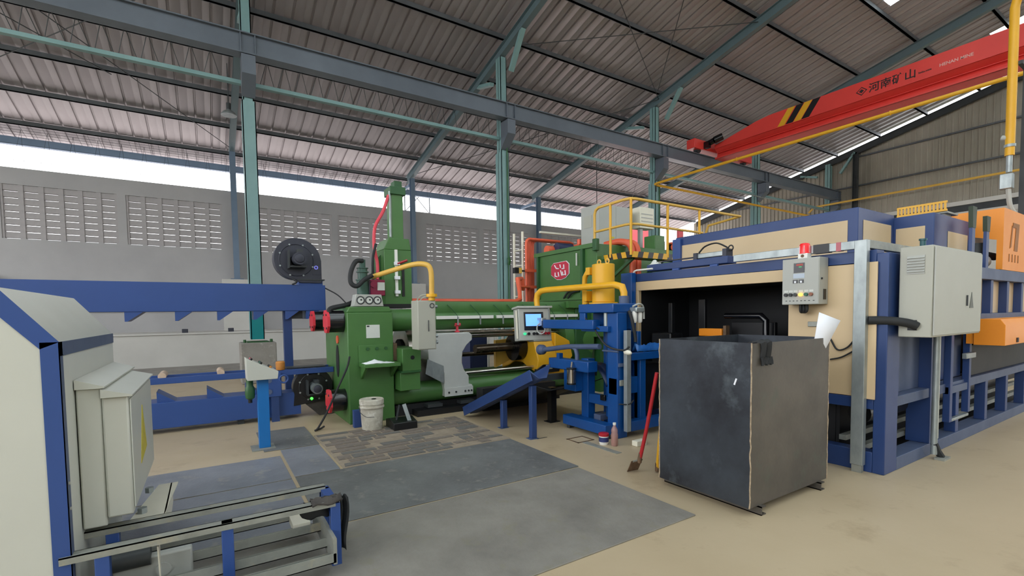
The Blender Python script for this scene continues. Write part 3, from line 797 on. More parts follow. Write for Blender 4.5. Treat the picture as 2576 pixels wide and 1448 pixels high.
# ================================================================ cooling ducts, roller table
t = thing('upper_air_duct', 'long blue air duct at eye height with triangular nozzles underneath', 'duct', (-.5,8.4,1.60))
B().box(-4.5,1.67,8.4,8.85,1.60,2.02).build('duct_box', BLUED, t, bev=.006)
for px in (-.97,-.40,.12,.60,1.05,1.36):
    B().prism([(px,1.60),(px+.21,1.60),(px+.03,1.465),(px,1.465)],'y',8.41,8.8).build('nozzle_fin', BLUED, t)
B().box(1.03,1.155,8.5,8.62,0,1.60).build('support_post', BLUE, t)
B().box(1.15,1.32,8.5,8.62,1.47,1.60).build('damper_box', DARKST, t)
def blower(name, label, c, rad, dark, outlet, hub):
    cx,cy,cz = c
    t = thing(name, label, 'blower', (cx,cy,cz-rad), 'blowers feeding the ducts')
    pts = []
    n=30
    if outlet=='down':
        for i in range(n+1):
            a=R(-92-250*i/n); rr_=rad*(0.93+.07*i/n) if i<n else rad
            pts.append((cx+rad*(0.86+.16*i/n)*math.cos(a), cz+rad*(0.86+.16*i/n)*math.sin(a)))
        pts += [(cx+rad*1.04,cz),(cx+rad*1.04,cz-rad*1.0),(cx+rad*.12,cz-rad*1.0)]
    else:
        for i in range(n+1):
            a=R(0+200*i/n)
            pts.append((cx+rad*1.0*math.cos(a), cz+rad*1.0*math.sin(a)))
        pts += [(cx-rad*1.0,cz-rad*.95),(cx+rad*.5,cz-rad*.8),(cx+rad*.95,cz-rad*.35)]
    B().prism(pts,'y',cy,cy+rad*.62).build('scroll_housing', dark, t, bev=.006)
    B().torus((cx,cy-.002,cz),(0,1,0),rad*.70,.008,28,6).build('inlet_ring', dark, t)
    B().box(cx-rad*.34,cx+rad*.34,cy-.20,cy,cz-rad*.36,cz-rad*.30).build('motor_bracket', DARKST, t)
    B().box(cx-rad*.38,cx-rad*.32,cy-.16,cy,cz-rad*.4,cz+rad*.4).build('bracket_leg', DARKST, t)
    B().cyl((cx+rad*.02,cy,cz),(cx+rad*.02,cy-.30,cz),rad*.27,n=24).build('motor', hub, t)
    B().lathe([(rad*.20,0),(rad*.18,.012),(rad*.06,.02)],(cx+rad*.02,cy-.30,cz),(0,-1,0)).build('fan_cover', FANB, t)
    B().box(cx-rad*.05,cx+rad*.18,cy-.2,cy-.08,cz+rad*.24,cz+rad*.42).build('terminal_box', DARKST, t)
    for k in range(8):
        a=R(22+45*k); B().cyl((cx+rad*.72*math.cos(a),cy-.012,cz+rad*.72*math.sin(a)),(cx+rad*.72*math.cos(a),cy,cz+rad*.72*math.sin(a)),.014,n=8).build('bolt', GALV, t)
    return t
tb = blower('centrifugal_blower','dark centrifugal blower standing on top of the upper blue duct',(1.245,8.43,2.42),.365,FANB,'down',FANB)
B().box(1.27,1.64,8.45,8.72,2.02,2.11).build('outlet_collar', BLUED, tb)
B().box(1.24,1.67,8.42,8.75,2.10,2.118).build('outlet_flange', DARKST, tb)
B().torus((1.54,8.425,2.31),(0,1,0),.025,.008,14,6).build('round_badge', mat('badge_violet',(130,130,230),.4,emit=.3), tb)
B().box(1.48,1.60,8.425,8.43,2.19,2.27).build('rating_plate', FANB, tb)
single(B().tube([(1.16,8.35,2.12),(1.22,8.32,2.06),(1.17,8.40,2.025)],.014,8,smooth=4),'blower_cable',RUBBER,'short black cable looping from the upper blower to the duct','cable')
single(B().tube([(1.67,8.45,1.98),(1.85,8.3,1.85),(1.95,8.0,1.66),(1.97,7.8,1.60)],.010,8,smooth=5),'duct_cable',RUBBER,'thin black cable curving from the duct end to the press','cable')
t = thing('lower_air_duct', 'low blue air duct near the floor with upright triangular fins', 'duct', (.2,7.8,.0))
B().box(-3.6,.60,7.62,8.05,.07,.41).build('duct_box', BLUED, t, bev=.006)
B().prism([(.60,7.62),(.60,8.05),(.78,8.0),(.78,7.66)],'z',.05,.39).build('taper', BLUED, t)
B().box(.78,1.12,7.64,8.0,.06,.39).build('end_box', BLUED, t)
for px in (-1.25,-.60,-.05,.42):
    B().prism([(px,.41),(px+.20,.41),(px,.55)],'y',7.66,8.02).build('fin', BLUED, t)
B().box(.72,.82,7.55,7.63,.0,.42).build('stub_leg', BLUE, t)
for x in (-2.8,-.9,.3): B().box(x,x+.08,7.68,8.0,0,.07).build('foot', DARKST, t)
tb = blower('centrifugal_blower','black centrifugal blower on the floor beside the lower blue duct',(1.30,7.63,.45),.28,BLACK,'side',mat('motor_grey',(110,118,118),.4,.2,(90,98,98),6,.5))
B().prism([(1.16,.22),(1.57,.28),(1.57,.0),(1.38,.0)],'y',7.66,7.82).build('transition', RUST if False else DRUB, tb)
B().cyl((1.27,7.622,.27),(1.27,7.63,.27),.022,n=12).build('status_lamp', GRNL, tb, label='glowing green lamp')
t = thing('roller_table', 'blue twin-rail run-out table with pale rollers at knee height', 'table', (-.2,7.75,0))
for y in (7.58,7.95):
    B().box(-4.0,1.59,y,y+.045,.655,.735).build('side_rail', BLUED, t, bev=.004)
for x in (-3.2,-1.2,.62):
    B().box(x-.04,x+.04,7.6,7.66,.41,.66).build('leg', BLUED, t)
for x,m in ((-2.2,WOODP),(-.53,WOODP),(.12,WOODP)):
    B().cyl((x,7.60,.755),(x,7.96,.755),.045,n=18).build('roller', m, t)
B().box(.62,.86,7.54,7.58,.36,.70).build('pivot_plate', BLUED, t, bev=.01)
for z in (.60,.44): B().cyl((.70,7.53,z),(.70,7.54,z),.035,n=16).build('pivot_cap', BLUEG, t)
B().torus((.89,7.54,.61),(0,1,0),.055,.014,20,8).build('hand_wheel', BLUED, t)
B().box(.95,1.5,7.70,7.95,.735,.75).build('guide_plate', DARKST, t)
single(B().lathe([(.055,0),(.062,.01),(.062,.11),(.05,.125)],(.86,7.62,.736),n=20),'guide_roller',WOODT,'upright tan guide roller on the blue table rail','roller')
# operator console
t = thing('operator_console', 'white sloped operator console on a bright blue square post', 'console', (.49,6.05,0))
B().prism([(.34,.80),(.645,.80),(.655,.885),(.335,1.05)],'y',5.98,6.28).build('console_box', CABL, t, bev=.005)
sl = math.atan2(1.05-.885,.655-.335)
for k,(u,v,m) in enumerate(((.15,.06,BLACK),(.15,.16,REDB),(.15,.25,BLACK),(.45,.06,BLACK),(.45,.16,GRND),(.45,.25,BLACK),(.75,.06,WOODT),(.75,.16,BLACK),(.75,.25,BLACK))):
    x=.335+.32*u; z=1.05-.165*u; nx,nz=math.sin(sl),math.cos(sl)
    B().cyl((x,5.98+v,z),(x+nx*.022,5.98+v,z+nz*.022),.014,n=12).build('button', m, t)
B().box(.44,.555,6.06,6.17,0.012,.80).build('post', POSTB, t, bev=.004)
B().box(.36,.60,5.98,6.26,0.0,.012).build('base_plate', DUSTG, t)
t = thing('valve_bottle', 'small dark green filter bottle hung under the white console', 'filter', (.37,6.1,.57))
B().lathe([(.02,0),(.045,.02),(.05,.06),(.05,.13),(.035,.16),(.035,.23)],(.37,6.12,.57),n=16).build('bowl', DGREEN, t)
B().cyl((.37,6.12,.535),(.37,6.12,.57),.022,n=10).build('drain', BLACK, t)
# ================================================================ extrusion press
t = PRESS = thing('extrusion_press', 'long green extrusion press with silver container and yellow ram crosshead', 'press', (4.2,7.4,0))
B().box(1.60,2.24,6.70,8.14,0,1.55).prism([(1.60,1.55),(2.24,1.55),(2.20,1.63),(1.64,1.63)],'y',6.72,8.12).build('front_platen', GREEN, t, bev=.012)
# openings on the outer face of the platen
B().prism([(7.32+.09*math.cos(R(a)), .84+.24*math.sin(R(a))) for a in range(0,360,20)],'x',1.592,1.60).build('platen_slot', PIT, t)
B().cyl((1.585,7.28,1.16),(1.60,7.28,1.16),.06,n=18).build('red_plug', PIPEO, t)
# tie rods with black nuts and red caps
def tie(y, z, full=True):
    B().cyl((2.24,y,z),(6.1,y,z),.165,n=28).build('tie_sleeve', GREEN, t)
    n = B().cyl((1.40,y,z),(1.60,y,z),.155,n=32).build('tie_nut', BLACKG, t)
    o = B().prism([(y+.17*math.cos(R(22.5+45*k)), z+.17*math.sin(R(22.5+45*k))) for k in range(8)],'x',1.365,1.40).build('tie_cap', REDP, t)
    for k in range(4):
        a = R(45+90*k); B().cyl((1.355,y+.13*math.cos(a),z+.13*math.sin(a)),(1.365,y+.13*math.cos(a),z+.13*math.sin(a)),.015,n=8).build('cap_bolt', DARKST, o)
tie(6.95,1.43); tie(8.0,1.43); tie(6.95,.32); tie(8.0,.32)
# die shelf on the platen face, notice sheet, die slide
B().box(1.74,2.24,6.40,6.70,.80,.85).prism([(6.70,.80),(6.44,.80),(6.70,.62)],'x',1.76,1.80).prism([(6.70,.80),(6.44,.80),(6.70,.62)],'x',2.18,2.22).build('die_shelf', GREEN, t, bev=.006)
o = B().box(1.74,2.22,6.675,6.70,.85,1.09).build('shelf_back', GREEN, t, bev=.004)
for x in (1.86,1.99,2.12): B().cyl((x,6.66,1.04),(x,6.675,1.04),.024,n=6).build('bolt', DGREEN, o)
B().box(1.855,2.045,6.694,6.70,1.19,1.375).build('notice_sheet', PAPERG, t)
B().box(1.865,1.90,6.692,6.694,1.345,1.365).build('notice_mark', DARKST, t)
B().box(2.26,2.56,6.50,7.2,.43,.70).build('die_slide', GREEN, t, bev=.008)
B().box(2.29,2.57,6.48,7.2,.71,1.03).build('slide_gate', GREEN, t, bev=.008)
B().cyl((2.44,6.475,.90),(2.44,6.482,.90),.03,n=14).build('gate_hole', PIT, t)
B().box(2.26,2.56,6.45,7.1,.69,.715).build('slide_edge', DGREEN, t)
B().box(2.24,2.30,6.72,7.0,.85,1.1).build('die_key', RUST, t)
# upper beam: cover box with cable tray, hanging leads
B().prism([(6.83,1.50),(6.80,1.60),(6.83,1.71),(7.15,1.71),(7.15,1.50)],'x',2.86,6.05).build('upper_beam', GREEN, t, bev=.005)
for a,b in ((2.95,3.95),(4.02,5.75)):
    B().box(a,b,6.755,6.80,1.435,1.485).build('cable_tray', WHITEP, t)
for x in (3.15,3.55,3.98,4.24,4.55,4.80,5.05,5.35):
    B().tube([(x,6.80,1.66),(x+.05,6.77,1.60),(x+.13,6.765,1.51),(x+.15,6.76,1.47)],.008,6,smooth=3).build('sensor_lead', DGREEN, t)
    B().box(x+.14,x+.165,6.75,6.758,1.34,1.47).build('tray_strap', GALV, t)
# container (cast silver housing) and its front ring
prof = [(3.06,1.22),(3.48,1.22),(3.53,1.18),(3.53,1.10),(3.43,1.02),(3.36,.92),(3.34,.76),(3.38,.63),(3.46,.53),(3.46,.40),(3.52,.39),(3.52,.24),(3.03,.24),(3.03,.60),(2.98,.70),(2.78,.82),(2.78,1.16),(2.95,1.22)]
B().prism(prof,'y',6.72,8.1).build('container_housing', SILVER, t, bev=.012)
B().prism([(2.76,.84),(3.02,.72),(3.02,.45),(2.72,.62)],'y',6.70,6.712).build('housing_web', GALV, t)
B().cyl((2.60,7.45,.92),(2.80,7.45,.92),.42,n=36).build('die_ring', CHROME, t)
B().cyl((2.57,7.45,.92),(2.61,7.45,.92),.20,n=28).build('die_bore', PIT, t)
B().box(3.03,3.52,6.70,6.72,.24,.37).build('slide_shoe', SILVER, t)
for x in (3.10,3.22,3.38,3.44,3.49): B().cyl((x,6.69,.30),(x,6.70,.30),.016,n=8).build('shoe_bolt', DARKST, t)
# rods
B().cyl((3.50,7.1,1.155),(6.0,7.1,1.16),.045,n=16).build('guide_rod', CHROME, t)
B().cyl((3.44,6.86,.56),(5.9,6.86,.57),.032,n=14).build('guide_rod', CHROME, t)
B().cyl((3.35,7.75,.78),(5.6,7.75,.78),.04,n=14).build('guide_rod', RODB, t)
B().cyl((3.35,7.75,1.17),(6.0,7.75,1.17),.045,n=14).build('guide_rod', RODB, t)
B().cyl((3.86,7.25,.905),(4.75,7.25,.915),.075,n=20).build('ram_stem', RODB, t)
B().cyl((4.62,7.25,.90),(4.80,7.25,.90),.24,n=28).build('ram_holder', BLACKG, t)
B().box(4.60,4.78,6.95,7.1,1.02,1.16).build('ram_bracket', BLACK, t)
# yellow crosshead
ch = [(6.75,.47),(6.70,.70),(6.80,.95),(6.90,1.16),(7.05,1.22),(7.45,1.22),(7.6,1.16),(7.8,1.0),(7.95,.70),(7.9,.47),(7.7,.52),(7.45,.62),(7.2,.62),(6.95,.52)]
B().prism(ch,'x',4.80,5.22).build('crosshead', YEL, t, bev=.015)
B().prism([(5.22,.55),(5.22,1.16),(5.55,1.0),(5.62,.72),(5.40,.50)],'y',6.76,7.9).build('crosshead_body', YEL, t, bev=.01)
B().prism([(4.45,.52),(4.80,.66),(4.80,1.04),(4.45,1.02)],'y',7.55,7.62).build('crosshead_rib', YELP, t)
B().prism([(4.82,.40),(5.05,.72),(5.35,.72),(5.55,.36),(5.62,.33),(4.78,.34)],'y',6.80,6.95).build('slide_foot', YEL, t, bev=.008)
B().prism([(4.78,.52),(4.98,.66),(5.16,.66),(5.30,.52),(5.28,.46),(4.80,.46)],'y',6.72,6.80).build('slide_clamp', BLACK, t, bev=.01)
B().box(4.98,5.12,6.712,6.722,.52,.60).build('clamp_plate', DUSTG, t)
# rear cylinder housing and tank
B().cyl((5.55,7.45,1.0),(6.12,7.45,1.0),.60,.72,n=40).build('main_cylinder', GREEN, t)
B().box(5.72,6.12,6.78,8.3,.10,1.62).build('rear_platen', DGREEN, t, bev=.01)
B().box(6.10,9.2,6.62,8.55,1.05,2.78).build('oil_tank', GREEN, t, bev=.01)
for x in (6.3,7.6,8.9):
    for y in (6.75,8.3): B().box(x-.08,x+.08,y-.08,y+.08,0,1.05).build('tank_leg', DGREEN, t)
B().box(6.06,6.10,6.60,8.58,2.72,2.80).box(6.06,6.10,6.60,8.58,1.76,1.80).build('tank_rib', GREEN, t)
B().box(6.04,6.10,6.95,7.02,1.80,2.72).build('tank_stiffener', DGREEN, t); B().box(6.04,6.10,8.40,8.46,1.8,2.72).build('tank_stiffener', DGREEN, t)
B().box(6.05,6.07,7.14,7.16,2.42,2.66).build('level_gauge', WHITEP, t)
B().box(6.02,6.10,6.55,6.66,2.64,2.86).build('lifting_lug', DGREEN, t, bev=.01)
B().box(5.5,6.1,6.72,6.80,1.60,1.72).build('tank_shelf', GREEN, t)
B().tube([(6.06,7.55,1.80),(6.05,7.40,1.92),(6.05,7.15,1.98),(6.05,7.0,1.98)],.02,8,smooth=4).build('oil_hose', RUBBER, t)
B().tube([(6.06,7.42,1.80),(6.05,7.28,1.90),(6.05,7.05,1.94)],.02,8,smooth=4).build('oil_hose', RUBBER, t)
# red maker's shield on the tank
sh = [(7.98,2.30),(7.98,2.47),(7.90,2.53),(7.50,2.54),(7.42,2.48),(7.42,2.29),(7.52,2.22),(7.66,2.19),(7.80,2.20)]
s_ = B().prism(sh,'x',6.075,6.10).build('maker_shield', mat('shield_red',(196,44,70),.4,0,(180,36,60),3,.4), t)
B().prism([(y*1.0+(7.70-y)*-.05, z+(z-2.37)*.06) for y,z in sh],'x',6.085,6.095).build('shield_rim', PAPER, s_)
for a in (((7.86,2.49),(7.80,2.42),(7.72,2.41)),((7.68,2.49),(7.66,2.42)),((7.56,2.48),(7.55,2.40),(7.62,2.40)),((7.84,2.34),(7.84,2.26),(7.77,2.25)),((7.74,2.34),(7.72,2.25)),((7.66,2.37),(7.62,2.26)),((7.60,2.34),(7.59,2.27),(7.52,2.28)),((7.52,2.36),(7.50,2.26))):
    B().tube([(6.072,p,q) for p,q in a],.012,6).build('shield_mark', PAPER, s_)
# machine base in its pit
B().box(2.3,6.1,6.85,8.1,0.0,.16).build('base_frame', PIT, t)
for x in (2.75,3.3,3.9): B().box(x,x+.24,6.70,6.85,.10,.15).build('base_clamp', DARKST, t)
B().box(2.55,5.2,6.62,6.84,0.0,.09).build('drip_tray', BLACK, t)
# tower of the butt shear
B().box(2.31,2.75,7.25,7.75,1.62,2.52).prism([(2.31,2.52),(2.75,2.52),(2.72,2.70),(2.40,2.70)],'y',7.25,7.75).build('shear_frame', GREEN, t, bev=.01)
B().prism([(2.18,1.62),(2.31,1.62),(2.31,2.45),(2.26,2.40),(2.24,2.2)],'y',7.4,7.7).build('side_gusset', DGREEN, t)
B().box(2.47,2.65,7.30,7.55,2.70,3.40).build('shear_mast', GREEN, t, bev=.008)
B().box(2.44,2.69,7.27,7.58,3.38,3.50).build('mast_collar', DGREEN, t, bev=.006)
B().box(2.53,2.65,7.33,7.50,3.50,3.60).build('mast_head', DGREEN, t)
B().cyl((2.44,7.30,2.72),(2.44,7.30,3.42),.016,n=8).build('mast_pipe', GALV, t)
B().box(2.585,2.625,7.235,7.25,1.80,2.30).build('guide_slot', BLACK, t)
B().box(2.475,2.515,7.22,7.25,1.80,2.52).build('scale_strip', WHITEP, t)
for z in (1.84,2.06,2.28): B().box(2.46,2.54,7.19,7.24,z,z+.05).build('limit_switch', PAPER, t)
B().cyl((2.50,7.2,2.30),(2.66,7.2,2.36),.018,n=8).build('stop_pin', REDB, t)
B().tube([(2.43,7.32,3.36),(2.33,7.3,3.1),(2.20,7.3,2.85),(2.18,7.3,2.55),(2.22,7.3,2.3),(2.2,7.25,2.05)],.026,8,smooth=5).build('tower_hose', PINK, t)
B().tube([(2.20,7.28,2.6),(2.14,7.26,2.35),(2.14,7.25,2.0),(2.16,7.2,1.85)],.02,8,smooth=4).build('tower_hose', RUBBER, t)
B().box(2.2,2.78,7.2,7.8,1.62,1.68).build('tower_base', BLACK, t)
# pump motor and valve on the platen top
B().cyl((1.95,7.15,1.63),(1.95,7.15,2.02),.085,n=20).cyl((1.95,7.15,2.04),(1.95,7.15,2.20),.07,n=20).cyl((1.95,7.15,2.20),(1.95,7.15,2.33),.045,n=16).build('pump_motor', MOTORG, t)
B().cyl((1.95,7.15,2.14),(1.95,7.15,2.155),.09,n=20).cyl((1.95,7.15,2.20),(1.95,7.15,2.21),.085,n=20).cyl((1.95,7.15,2.02),(1.95,7.15,2.04),.10,n=20).build('motor_flange', MOTORG, t)
B().box(2.05,2.27,7.10,7.26,1.80,2.04).build('valve_block', MAROON, t, bev=.01)
B().cyl((2.09,7.06,1.97),(2.09,7.10,1.97),.05,n=16).build('valve_cap', MAROON, t)
B().box(2.15,2.26,7.09,7.10,1.88,2.00).build('valve_tag', PAPERG, t)
B().tube([(1.95,7.12,2.31),(1.84,7.08,2.29),(1.76,7.05,2.14),(1.74,7.0,1.98),(1.82,6.98,1.93),(1.92,6.96,2.02),(2.04,6.95,2.09)],.033,10,smooth=6).build('suction_hose', RUBBER, t)
B().tube([(1.88,7.1,1.80),(1.80,7.05,1.72),(1.66,6.95,1.66),(1.44,6.9,1.61),(1.40,6.88,1.55)],.035,8,smooth=5).build('bundle_hose', RUBBER, t)
# yellow swing arm and white junction box
t = thing('junction_box', 'white narrow junction box hung from a bent yellow pipe arm', 'electrical box', (2.47,6.2,1.03))
B().box(2.325,2.585,6.10,6.34,1.03,1.70).build('box_body', CABW, t, bev=.006)
o = B().box(2.33,2.57,6.094,6.10,1.04,1.69).build('door', CABW, t, bev=.003)
B().tube([(2.475,6.09,1.28),(2.468,6.075,1.33),(2.468,6.075,1.38),(2.475,6.09,1.43)],.006,6).build('handle', DARKST, o)
B().box(2.585,2.60,6.12,6.30,1.10,1.16).build('gland_plate', GALV, t)
for z in (1.12,1.21,1.62): B().cyl((2.585,6.18,z),(2.64,6.18,z),.025,n=10).build('cable_gland', GALV, t)
B().torus((2.53,6.09,1.63),(0,1,0),.03,.006,16,6).build('sticker_ring', DARKST, t)
B().tube([(2.02,7.05,2.08),(2.2,6.6,2.15),(2.36,6.28,2.20),(2.47,6.14,2.19),(2.52,6.10,2.13),(2.535,6.10,1.98),(2.54,6.12,1.78)],.036,12,smooth=6).build('swing_arm', YELP, t)
B().cyl((2.54,6.12,1.75),(2.54,6.12,1.79),.075,n=18).cyl((2.54,6.12,1.70),(2.54,6.12,1.76),.045,n=16).build('arm_flange', YEL, t)
t.location.x += 0.06
# gauge panel
t = thing('gauge_panel', 'grey sloped panel with three round pressure gauges on the press top', 'gauge panel', (1.91,6.83,1.63))
B().prism([(1.70,1.635),(2.12,1.635),(2.09,1.80),(1.735,1.80)],'y',6.72,6.90).build('panel_box', CABG, t, bev=.006)
for x in (1.795,1.915,2.03):
    o = B().torus((x,6.715,1.72),(0,1,0),.050,.008,24,8).build('gauge_rim', DARKST, t)
    B().cyl((x,6.716,1.72),(x,6.72,1.72),.048,n=24).build('dial', PAPERG, o)
    B().box(x-.003,x+.02,6.712,6.716,1.716,1.735).build('needle', BLACK, o)
# white cloth on the die shelf
g = B(); P = []
for j in range(7):
    P.append([Vector((1.76+.40*i/8, 6.42+.22*j/6, .853+.05*max(0,1-abs(i-3)/3.2)*max(0,1-abs(j-3)/3.5)+.004*math.sin(3*i+2*j))) for i in range(9)])
single(g.grid(P),'folded_cloth',PAPER,'crumpled white cloth lying on the green die shelf','cloth',solid=.006)
single(B().tube([(1.61,6.66,.95),(1.56,6.62,.80),(1.42,6.60,.52),(1.28,6.58,.24),(1.16,6.56,.05),(1.13,6.60,.012),(1.20,6.66,.012),(1.24,6.60,.05)],.013,8,smooth=6),'drain_hose',RUBBER,'thin black hose hanging slantwise beside the press platen','hose')
single(B().box(3.28,3.34,6.78,6.83,1.225,1.245).box(3.295,3.325,6.79,6.82,1.245,1.33).cyl((3.27,6.80,1.345),(3.36,6.80,1.345),.028,n=14),'grease_valve',PINK,'small red hand valve standing on the silver container','valve')
single(B().tube([(2.95,7.6,1.73),(3.02,7.6,1.82),(3.12,7.6,1.84),(3.22,7.6,1.80),(3.28,7.6,1.73)],.012,6,smooth=4).tube([(3.0,7.6,1.73),(3.08,7.6,1.80),(3.18,7.6,1.80),(3.25,7.6,1.73)],.010,6,smooth=4),'cable_coil',CREAMP,'loose white cable loop lying on top of the green beam','cable')
# orange piping behind the press
t = thing('orange_pipework', 'bundle of upright orange hydraulic pipes behind the green tank', 'pipes', (6.05,8.8,1.7))
for k in range(5):
    x = 5.97+.065*k; y = 8.74+.03*k
    B().tube([(x,y,1.1),(x,y,3.05),(x+.02,y,3.11),(x+.08,y,3.15),(7.2+.05*k,y,3.15)],.032,10).build('pipe', PIPEO, t)
for z in (2.06,2.42): B().box(5.9,6.34,8.66,8.70,z,z+.06).build('pipe_clamp', PIPEO, t)
B().tube([(3.0,8.25,1.76),(5.35,8.25,1.76),(5.5,8.3,1.80),(5.56,8.4,1.95),(5.58,8.5,2.24),(5.75,8.6,2.26)],.045,8).build('return_pipe', PIPEO, t)
B().box(5.66,5.80,8.54,8.64,2.0,2.26).build('pipe_manifold', PIPEO, t, bev=.02)
B().tube([(5.6,8.5,2.08),(5.8,8.5,2.08),(5.95,8.6,2.08)],.025,8).build('branch_pipe', PIPEO, t)
t = thing('access_post', 'pale yellow ladder post with striped tip behind the orange pipes', 'ladder', (5.9,9.1,1.05))
for y in (9.0,9.35): B().cyl((6.05,y,0.0),(6.05,y,3.35),.03,n=10).build('ladder_rail', CREAMP, t)
for k in range(8): B().cyl((6.05,9.0,.5+.35*k),(6.05,9.35,.5+.35*k),.015,n=8).build('rung', CREAMP, t)
t = thing('guard_tip', 'small black and yellow striped bumper beside the orange pipes', 'bumper', (5.7,8.7,2.38))
B().box(5.62,5.72,8.66,8.76,2.38,2.5).build('black_end', BLACK, t); B().box(5.72,5.80,8.66,8.76,2.38,2.5).build('yellow_end', YELP, t)
B().box(5.80,5.93,8.70,8.74,2.42,2.46).build('stub', DARKST, t)

# ================================================================ platform on the tank
t = thing('service_platform', 'yellow railed service platform with black and yellow striped edge', 'platform', (7.6,6.2,2.46))
PX0,PY0 = 6.25,5.9
B().box(PX0,8.2,PY0,6.25,2.47,2.50).build('deck', DGREEN, t)
for x in (6.4,7.2,8.0): B().bar((x,6.62,2.1),(x,6.0,2.47),.05,.05).build('deck_bracket', DGREEN, t)
k=0; x=PX0
while x < 8.0:
    B().prism([(x,2.46),(x+.13,2.46),(x+.165,2.565),(x+.035,2.565)],'y',PY0-.008,PY0).build('edge_stripe', YEL if k%2==0 else BLACK, t); x+=.13; k+=1
y=PY0; k=0
while y < 6.50:
    B().prism([(y,2.46),(y+.11,2.46),(y+.145,2.565),(y+.035,2.565)],'x',PX0-.008,PX0).build('edge_stripe', BLACK if k%2==0 else YEL, t); y+=.11; k+=1
B().box(PX0,PX0+.04,6.25,6.61,2.47,2.50).build('side_bearer', DGREEN, t)
def tube(pts,r,name,m,n=10,sm=0): return B().tube(pts,r,n,smooth=sm).build(name,m,t)
tube([(PX0,6.84,2.79),(PX0,6.84,3.36),(PX0,6.81,3.43),(PX0,6.73,3.47),(PX0,6.1,3.48),(PX0+.03,5.96,3.48),(PX0+.12,5.9,3.47),(9.45,5.9,3.47)],.026,'top_rail',YELP)
tube([(PX0,6.84,3.03),(PX0,6.05,3.04),(PX0+.05,5.93,3.04),(PX0+.15,5.9,3.04),(8.2,5.9,3.03)],.022,'mid_rail',YELP)
for x,y in ((PX0,6.42),(PX0+.0,5.92),(7.18,5.9),(8.1,5.9)):
    tube([(x,y,2.50),(x,y,3.47)],.024,'post',YEL)
tube([(9.45,5.9,3.47),(9.45,6.65,3.40),(9.45,6.9,2.79)],.024,'end_stay',YELP)
tube([(8.1,5.95,2.98),(8.9,6.3,3.04)],.02,'brace_rail',YEL)
# cabinets standing on the tank
t = thing('control_cabinet', 'tall light grey control cabinet standing on the railed platform', 'cabinet', (7.35,7.6,2.78))
B().box(6.87,7.85,7.40,7.95,2.785,3.75).build('cabinet_body', CABG, t, bev=.008)
B().box(6.89,7.35,7.394,7.40,2.80,3.73).build('door', CABG, t); B().box(7.36,7.83,7.394,7.40,2.80,3.73).build('door', CABG, t)
B().box(6.864,6.87,7.6,7.85,3.3,3.55).build('vent_grille', CABW, t)
B().box(7.16,7.30,7.388,7.394,3.06,3.10).build('label_plate', STICK, t)
t = thing('cooler_unit', 'narrow cream cooling unit beside the teal column above the platform', 'cabinet', (8.3,7.5,2.78))
B().box(8.10,8.55,7.40,7.65,3.36,3.82).build('unit_body', CREAMP, t, bev=.01)
B().box(8.16,8.24,7.45,7.53,2.78,3.36).build('unit_leg', CABG, t)
for z in (3.42,3.50,3.58,3.66): B().box(8.14,8.5,7.395,7.40,z,z+.02).build('louvre', CABG, t)
t = thing('orange_hoses', 'two thick orange-red hoses arching down past the striped platform edge', 'hoses', (6.9,6.4,1.6))
for k in range(2):
    x=6.72+.15*k
    B().tube([(x-.1,6.95,2.83),(x+.0,6.66,2.86),(x+.07,6.46,2.78),(x+.10,6.42,2.55),(x+.10,6.42,2.2),(x+.10,6.42,1.6),(x+.10,6.56,1.5)],.06,12,smooth=6).build('hose', PIPEO, t)
t = thing('green_tank', 'upright dark green pump column behind the platform railing', 'pump', (8.15,7.0,2.78))
B().box(8.0,8.3,6.9,7.2,2.78,3.12).build('column', GREEN, t, bev=.01)
B().cyl((8.75,7.0,2.78),(8.75,7.0,2.98),.14,n=18).build('pump_base', BLACK, t)
B().cyl((8.75,7.0,2.98),(8.75,7.0,3.02),.16,n=18).build('pump_flange', PIPEO, t)
B().cyl((8.75,6.9,2.9),(8.55,6.85,2.9),.08,n=14).build('pump_inlet', PIPEO, t)
B().cyl((8.87,6.95,3.0),(8.87,6.95,3.3),.07,n=14).build('red_filter', mat('filter_pink',(206,84,90),.5), t)
B().box(8.4,8.55,7.1,7.35,2.78,3.05).build('valve_block', BLACK, t)
t = thing('red_valve_stack', 'orange-red valve stack and dark motor on top of the green tank', 'valves', (6.9,8.2,2.78))
B().cyl((6.35,8.15,2.90),(6.75,8.15,2.90),.11,n=18).build('motor', mat('motor_navy',(40,50,84),.4), t)
B().cyl((6.2,8.3,2.86),(6.4,8.3,2.86),.10,n=14).build('red_cover', PIPEO, t)
B().box(6.85,7.05,8.0,8.2,2.78,3.0).cyl((6.95,8.1,3.0),(6.95,8.1,3.12),.05,n=12).build('valve', PIPEO, t)
B().box(7.25,7.5,8.1,8.4,2.78,3.35).build('motor_tower', mat('motor_navy',(40,50,84),.4), t, bev=.02)
B().box(6.15,9.1,8.45,8.50,3.25,3.29).build('rail', CREAMP, t)

# things seen between the rods of the press
t = thing('pump_cabinet', 'dark blue cabinet standing behind the press guide rods', 'cabinet', (4.9,9.3,0))
B().box(4.72,5.15,9.1,9.5,0.0,1.15).build('cabinet_body', mat('navy_panel',(44,56,96),.5), t, bev=.01)
B().box(4.76,5.11,9.09,9.10,.1,1.1).build('door', mat('navy_panel',(44,56,96),.5), t)
t = thing('parts_shelf', 'white steel shelf frame standing behind the press', 'shelf', (5.6,9.9,0))
for x in (5.3,5.5,5.7,5.9): B().box(x,x+.05,9.7,9.75,0,1.2).build('upright', WHITEP, t)
for z in (.15,.6,1.05): B().box(5.3,5.95,9.7,10.1,z,z+.03).build('shelf_board', CABG, t)
